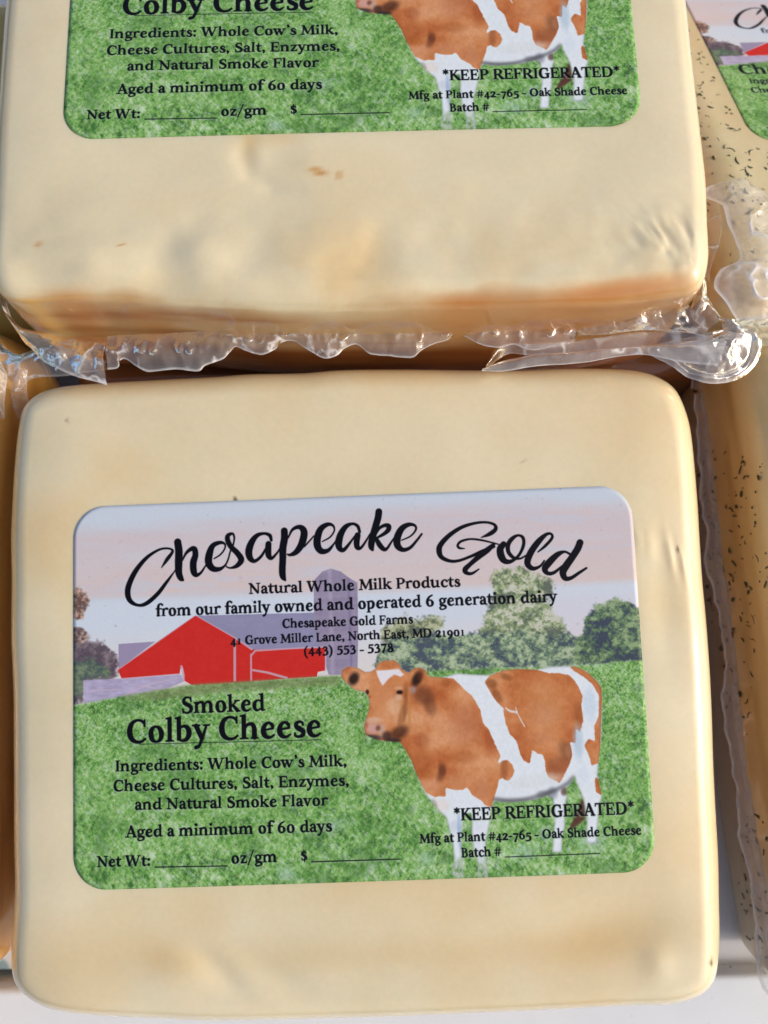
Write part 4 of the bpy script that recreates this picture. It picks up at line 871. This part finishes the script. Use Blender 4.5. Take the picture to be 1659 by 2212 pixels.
# ------------------------------------------------------------------ made-up block added under the top pack to darken the gap
def c_gap_fill(x, y, z, w):
    P = np.c_[x, y, z]; n1 = vnoise(P, .4, 95, 4); st = vnoise(P * [.35, 1, 3.], 1.2, 96, 4)
    c = np.array([150, 92, 44]) / 255 + .04 * n1[:, None]
    return mixc(c, np.clip(st * 1.7, 0, 1) * .6, (.42, .23, .1))
under = thing('cheese_pack', 'added dark brown block under the raised pack, filling the gap with a shade colour', 'cheese',
              ((.9997, -.0231, 0, -.55), (.0233, .9997, 0, 12.3), (0, 0, 1, 1.55)))
_, OU, NU_ = body(under, rounded(-6.7, 8.3, -7.15, 5., .7, wob=.03, seed=18), 2.05, lambda x, y: 0 * x, c_gap_fill, rx=.4, rz=.4, rb=.3, bulge=.05, seed=19)

# ------------------------------------------------------------------ herb pack behind on the right, tilted, with its own label
def herb_colour(seed, dark=0.):
    def c_(x, y, z, w):
        P = np.c_[x, y, z]; n1 = vnoise(P, .4, seed, 4); n2 = vnoise(P, 1.2, seed + 1, 4); st = vnoise(P * [.5, .3, 2.5], 1.2, seed + 2, 4)
        c = np.array([222, 208, 162]) / 255 + .04 * n1[:, None]
        c = mixc(c, .28 * np.clip(n1 * 1.6 + .3, 0, 1), (.82, .62, .34))
        sd = np.clip((-.3 - z) / .6, 0, 1)
        c = mixc(c, sd * (.8 + dark), (.79, .69, .50)); c = mixc(c, sd * np.clip(st * 1.6, 0, 1) * .5, (.62, .47, .28))
        c = mixc(c, .35 * np.clip(n2 * 1.5 - .1, 0, 1), (.72, .70, .46))
        return c
    return c_
M_HERBFLECK = plain_material('dried_herb', (.075, .085, .045), .7, .3, 900.)
def flecks(parent, surf_pts, n, seed):
    """dark herb snips just under the film; too many and too small to count"""
    rng = np.random.RandomState(seed); V = []; Fc = []
    for _ in range(n):
        p, nrm = surf_pts(rng)
        a = rng.rand() * 6.28; L = .03 + .19 * rng.rand() ** 2.2; wd = .014 + .045 * rng.rand() ** 2
        if rng.rand() < .15: L = .09 * (.5 + rng.rand()); wd = L * .7
        t1 = np.cross(nrm, [0, 0, 1.] if abs(nrm[2]) < .9 else [1., 0, 0]); t1 /= np.linalg.norm(t1); t2 = np.cross(nrm, t1)
        d = t1 * math.cos(a) + t2 * math.sin(a); e = -t1 * math.sin(a) + t2 * math.cos(a); bend = (rng.rand() - .5) * L * .6
        b = len(V)
        for s, k in ((-1, .4), (-.3, 1), (.4, .9), (1, .3)):
            q = p + d * L / 2 * s + e * bend * (1 - s * s)
            V += [q + e * wd / 2 * k + nrm * .004, q - e * wd / 2 * k + nrm * .004, q - nrm * .02]
        for k in range(3):
            o = b + 3 * k; Fc += [(o, o + 1, o + 4, o + 3), (o + 1, o + 2, o + 5, o + 4), (o + 2, o, o + 3, o + 5)]
    me = bpy.data.meshes.new('herb_flecks'); me.from_pydata((np.array(V) * CM).tolist(), [], Fc); me.update()
    o = link('herb_flecks', me, M_HERBFLECK, parent); o['kind'] = 'stuff'
    return o
MH = ((.9843, -.1465, .0986, 12.0977), (.1110, .9476, .2994, 13.4229), (-.1373, -.2838, .949, 2.0531))
def h_herb(x, y):
    z = -.0012 * (x ** 2 + y ** 2) - .03 * np.clip(-y - 3.5, 0, 9) ** 2
    return z + .05 * vnoise(np.stack([x, y, 0 * x], -1), .8, 91, 3) * np.clip((-3.3 - y), 0, 1)
herb = thing('cheese_pack', 'herb flecked block at the upper right edge, leaning, crumpled film below its label', 'cheese', MH)
_, O3, N3 = body(herb, rounded(-6.55, 6.4, -6.8, 5.4, 1.0, wob=.02, seed=2), 2.5, h_herb, herb_colour(61), rx=.9, rz=.8, seed=9)
sticker(herb, 10.16, 6.745, h_herb, M_HERBL)
def top_pts(rng):
    while True:
        x = rng.uniform(-6.4, 0); y = rng.uniform(-6.5, 4)
        if x < -5.2 or y < -3.5: break
    return np.array([x, y, float(h_herb(x, y)) - (.0 if x > -5.8 else .75 * (1 - math.sqrt(max(0, 1 - ((-5.65 - x) / .9) ** 2))))]), np.array([0, 0, 1.])
flecks(herb, top_pts, 620, 5)
loft('film_crumple', F['HERBF_A'], F['HERBF_B'], herb, M_MILKY, nu=220, nv=130, bulge=.0, wr=.085, seed=64, freq=1.15, weld_edges=(.9, .3))
loft('film_crumple', F['HERBG_A'], F['HERBG_B'], herb, M_FILM, nu=80, nv=30, bulge=.05, wr=.05, seed=65, freq=2., weld_edges=(.5, .6))
loft('film_lip', F['HERBH_A'], F['HERBH_B'], herb, M_MILKY, nu=80, nv=24, bulge=.08, wr=.04, seed=66, freq=2., weld_edges=(.6, .7))

# ------------------------------------------------------------------ neighbours on both sides, seen mostly from their flank
def rotz(a, x, y, z): 
    c, s = math.cos(math.radians(a)), math.sin(math.radians(a)); return ((c, -s, 0, x), (s, c, 0, y), (0, 0, 1, z))
flat = lambda x, y: -.0015 * (x ** 2 + y ** 2)
right = thing('cheese_pack', 'herb flecked block at the lower right edge, only its brown side and film seam visible', 'cheese', rotz(3.6, 13.9, -.5, 3.7))
_, O4, N4 = body(right, rounded(-6.4, 6.4, -6.6, 6.5, .6, wob=.03, seed=4), 4.2, flat, herb_colour(71, .1), rx=1.0, rz=.9, rb=.45, bulge=.1, seed=12)
seam(right, O4, N4, -1.9, .40, 33, .16, M_FILM, 3.2)
def side_pts(rng):
    y = rng.uniform(-6, 4.6); z = -rng.uniform(.3, 3.6) 
    x = -6.4 - .15 * math.sin(math.pi * (z + .9) / (-4.2 + .7 + .9)) if z < -.9 else -6.4 + 1.0 * (1 - math.sqrt(max(0, 1 - ((z + .9) / .9) ** 2)))
    return np.array([x + .01, y, z]), np.array([-1., 0, .15]) / math.hypot(1, .15)
flecks(right, side_pts, 420, 6)

def c_left(x, y, z, w):
    P = np.c_[x, y, z]; n1 = vnoise(P, .4, 81, 4); st = vnoise(P * [.6, .35, 3.], 1.2, 82, 4)
    c = np.array([222, 178, 104]) / 255 + .04 * n1[:, None]
    c = mixc(c, np.clip((-.4 - z) / .6, 0, 1) * .8, (.92, .67, .33))
    return mixc(c, np.clip(st * 1.7, 0, 1) * .5, (.62, .36, .12))
left = thing('cheese_pack', 'amber block at the lower left edge, only its glossy orange side showing', 'cheese', rotz(-.6, -14.05, -.6, 3.9))
_, O5, N5 = body(left, rounded(-6.4, 6.4, -6.5, 6.6, .9, wob=.03, seed=6), 4.4, flat, c_left, rx=1.0, rz=.9, bulge=.15, seed=14)
seam(left, O5, N5, -2.3, .22, 34, .05)
loft('film_corner', F['LFILM_A'], F['LFILM_B'], left, M_FILM, nu=100, nv=30, bulge=.1, wr=.06, seed=67, freq=2., weld_edges=(.5, .5))
loft('film_corner', F['LFILM2_A'], F['LFILM2_B'], left, M_FILM, nu=60, nv=20, bulge=.1, wr=.05, seed=68, freq=2., weld_edges=(.5, .5))
loft('film_corner', F['LFILM3_A'], F['LFILM3_B'], left, M_MILKY, nu=60, nv=20, bulge=.1, wr=.06, seed=69, freq=2.4, weld_edges=(.5, .8))

def c_left2(x, y, z, w):
    P = np.c_[x, y, z]; n1 = vnoise(P, .4, 85, 4)
    return np.array([200, 170, 92]) / 255 + .05 * n1[:, None]
left2 = thing('cheese_pack', 'dull yellow block at the upper left edge, half hidden beneath the raised pack', 'cheese', rotz(.4, -13.4, 10.2, 2.2))
body(left2, rounded(-6.4, 6.4, -3.9, 4.4, .9, wob=.03, seed=8), 2.7, flat, c_left2, rx=.9, rz=.8, seed=16)
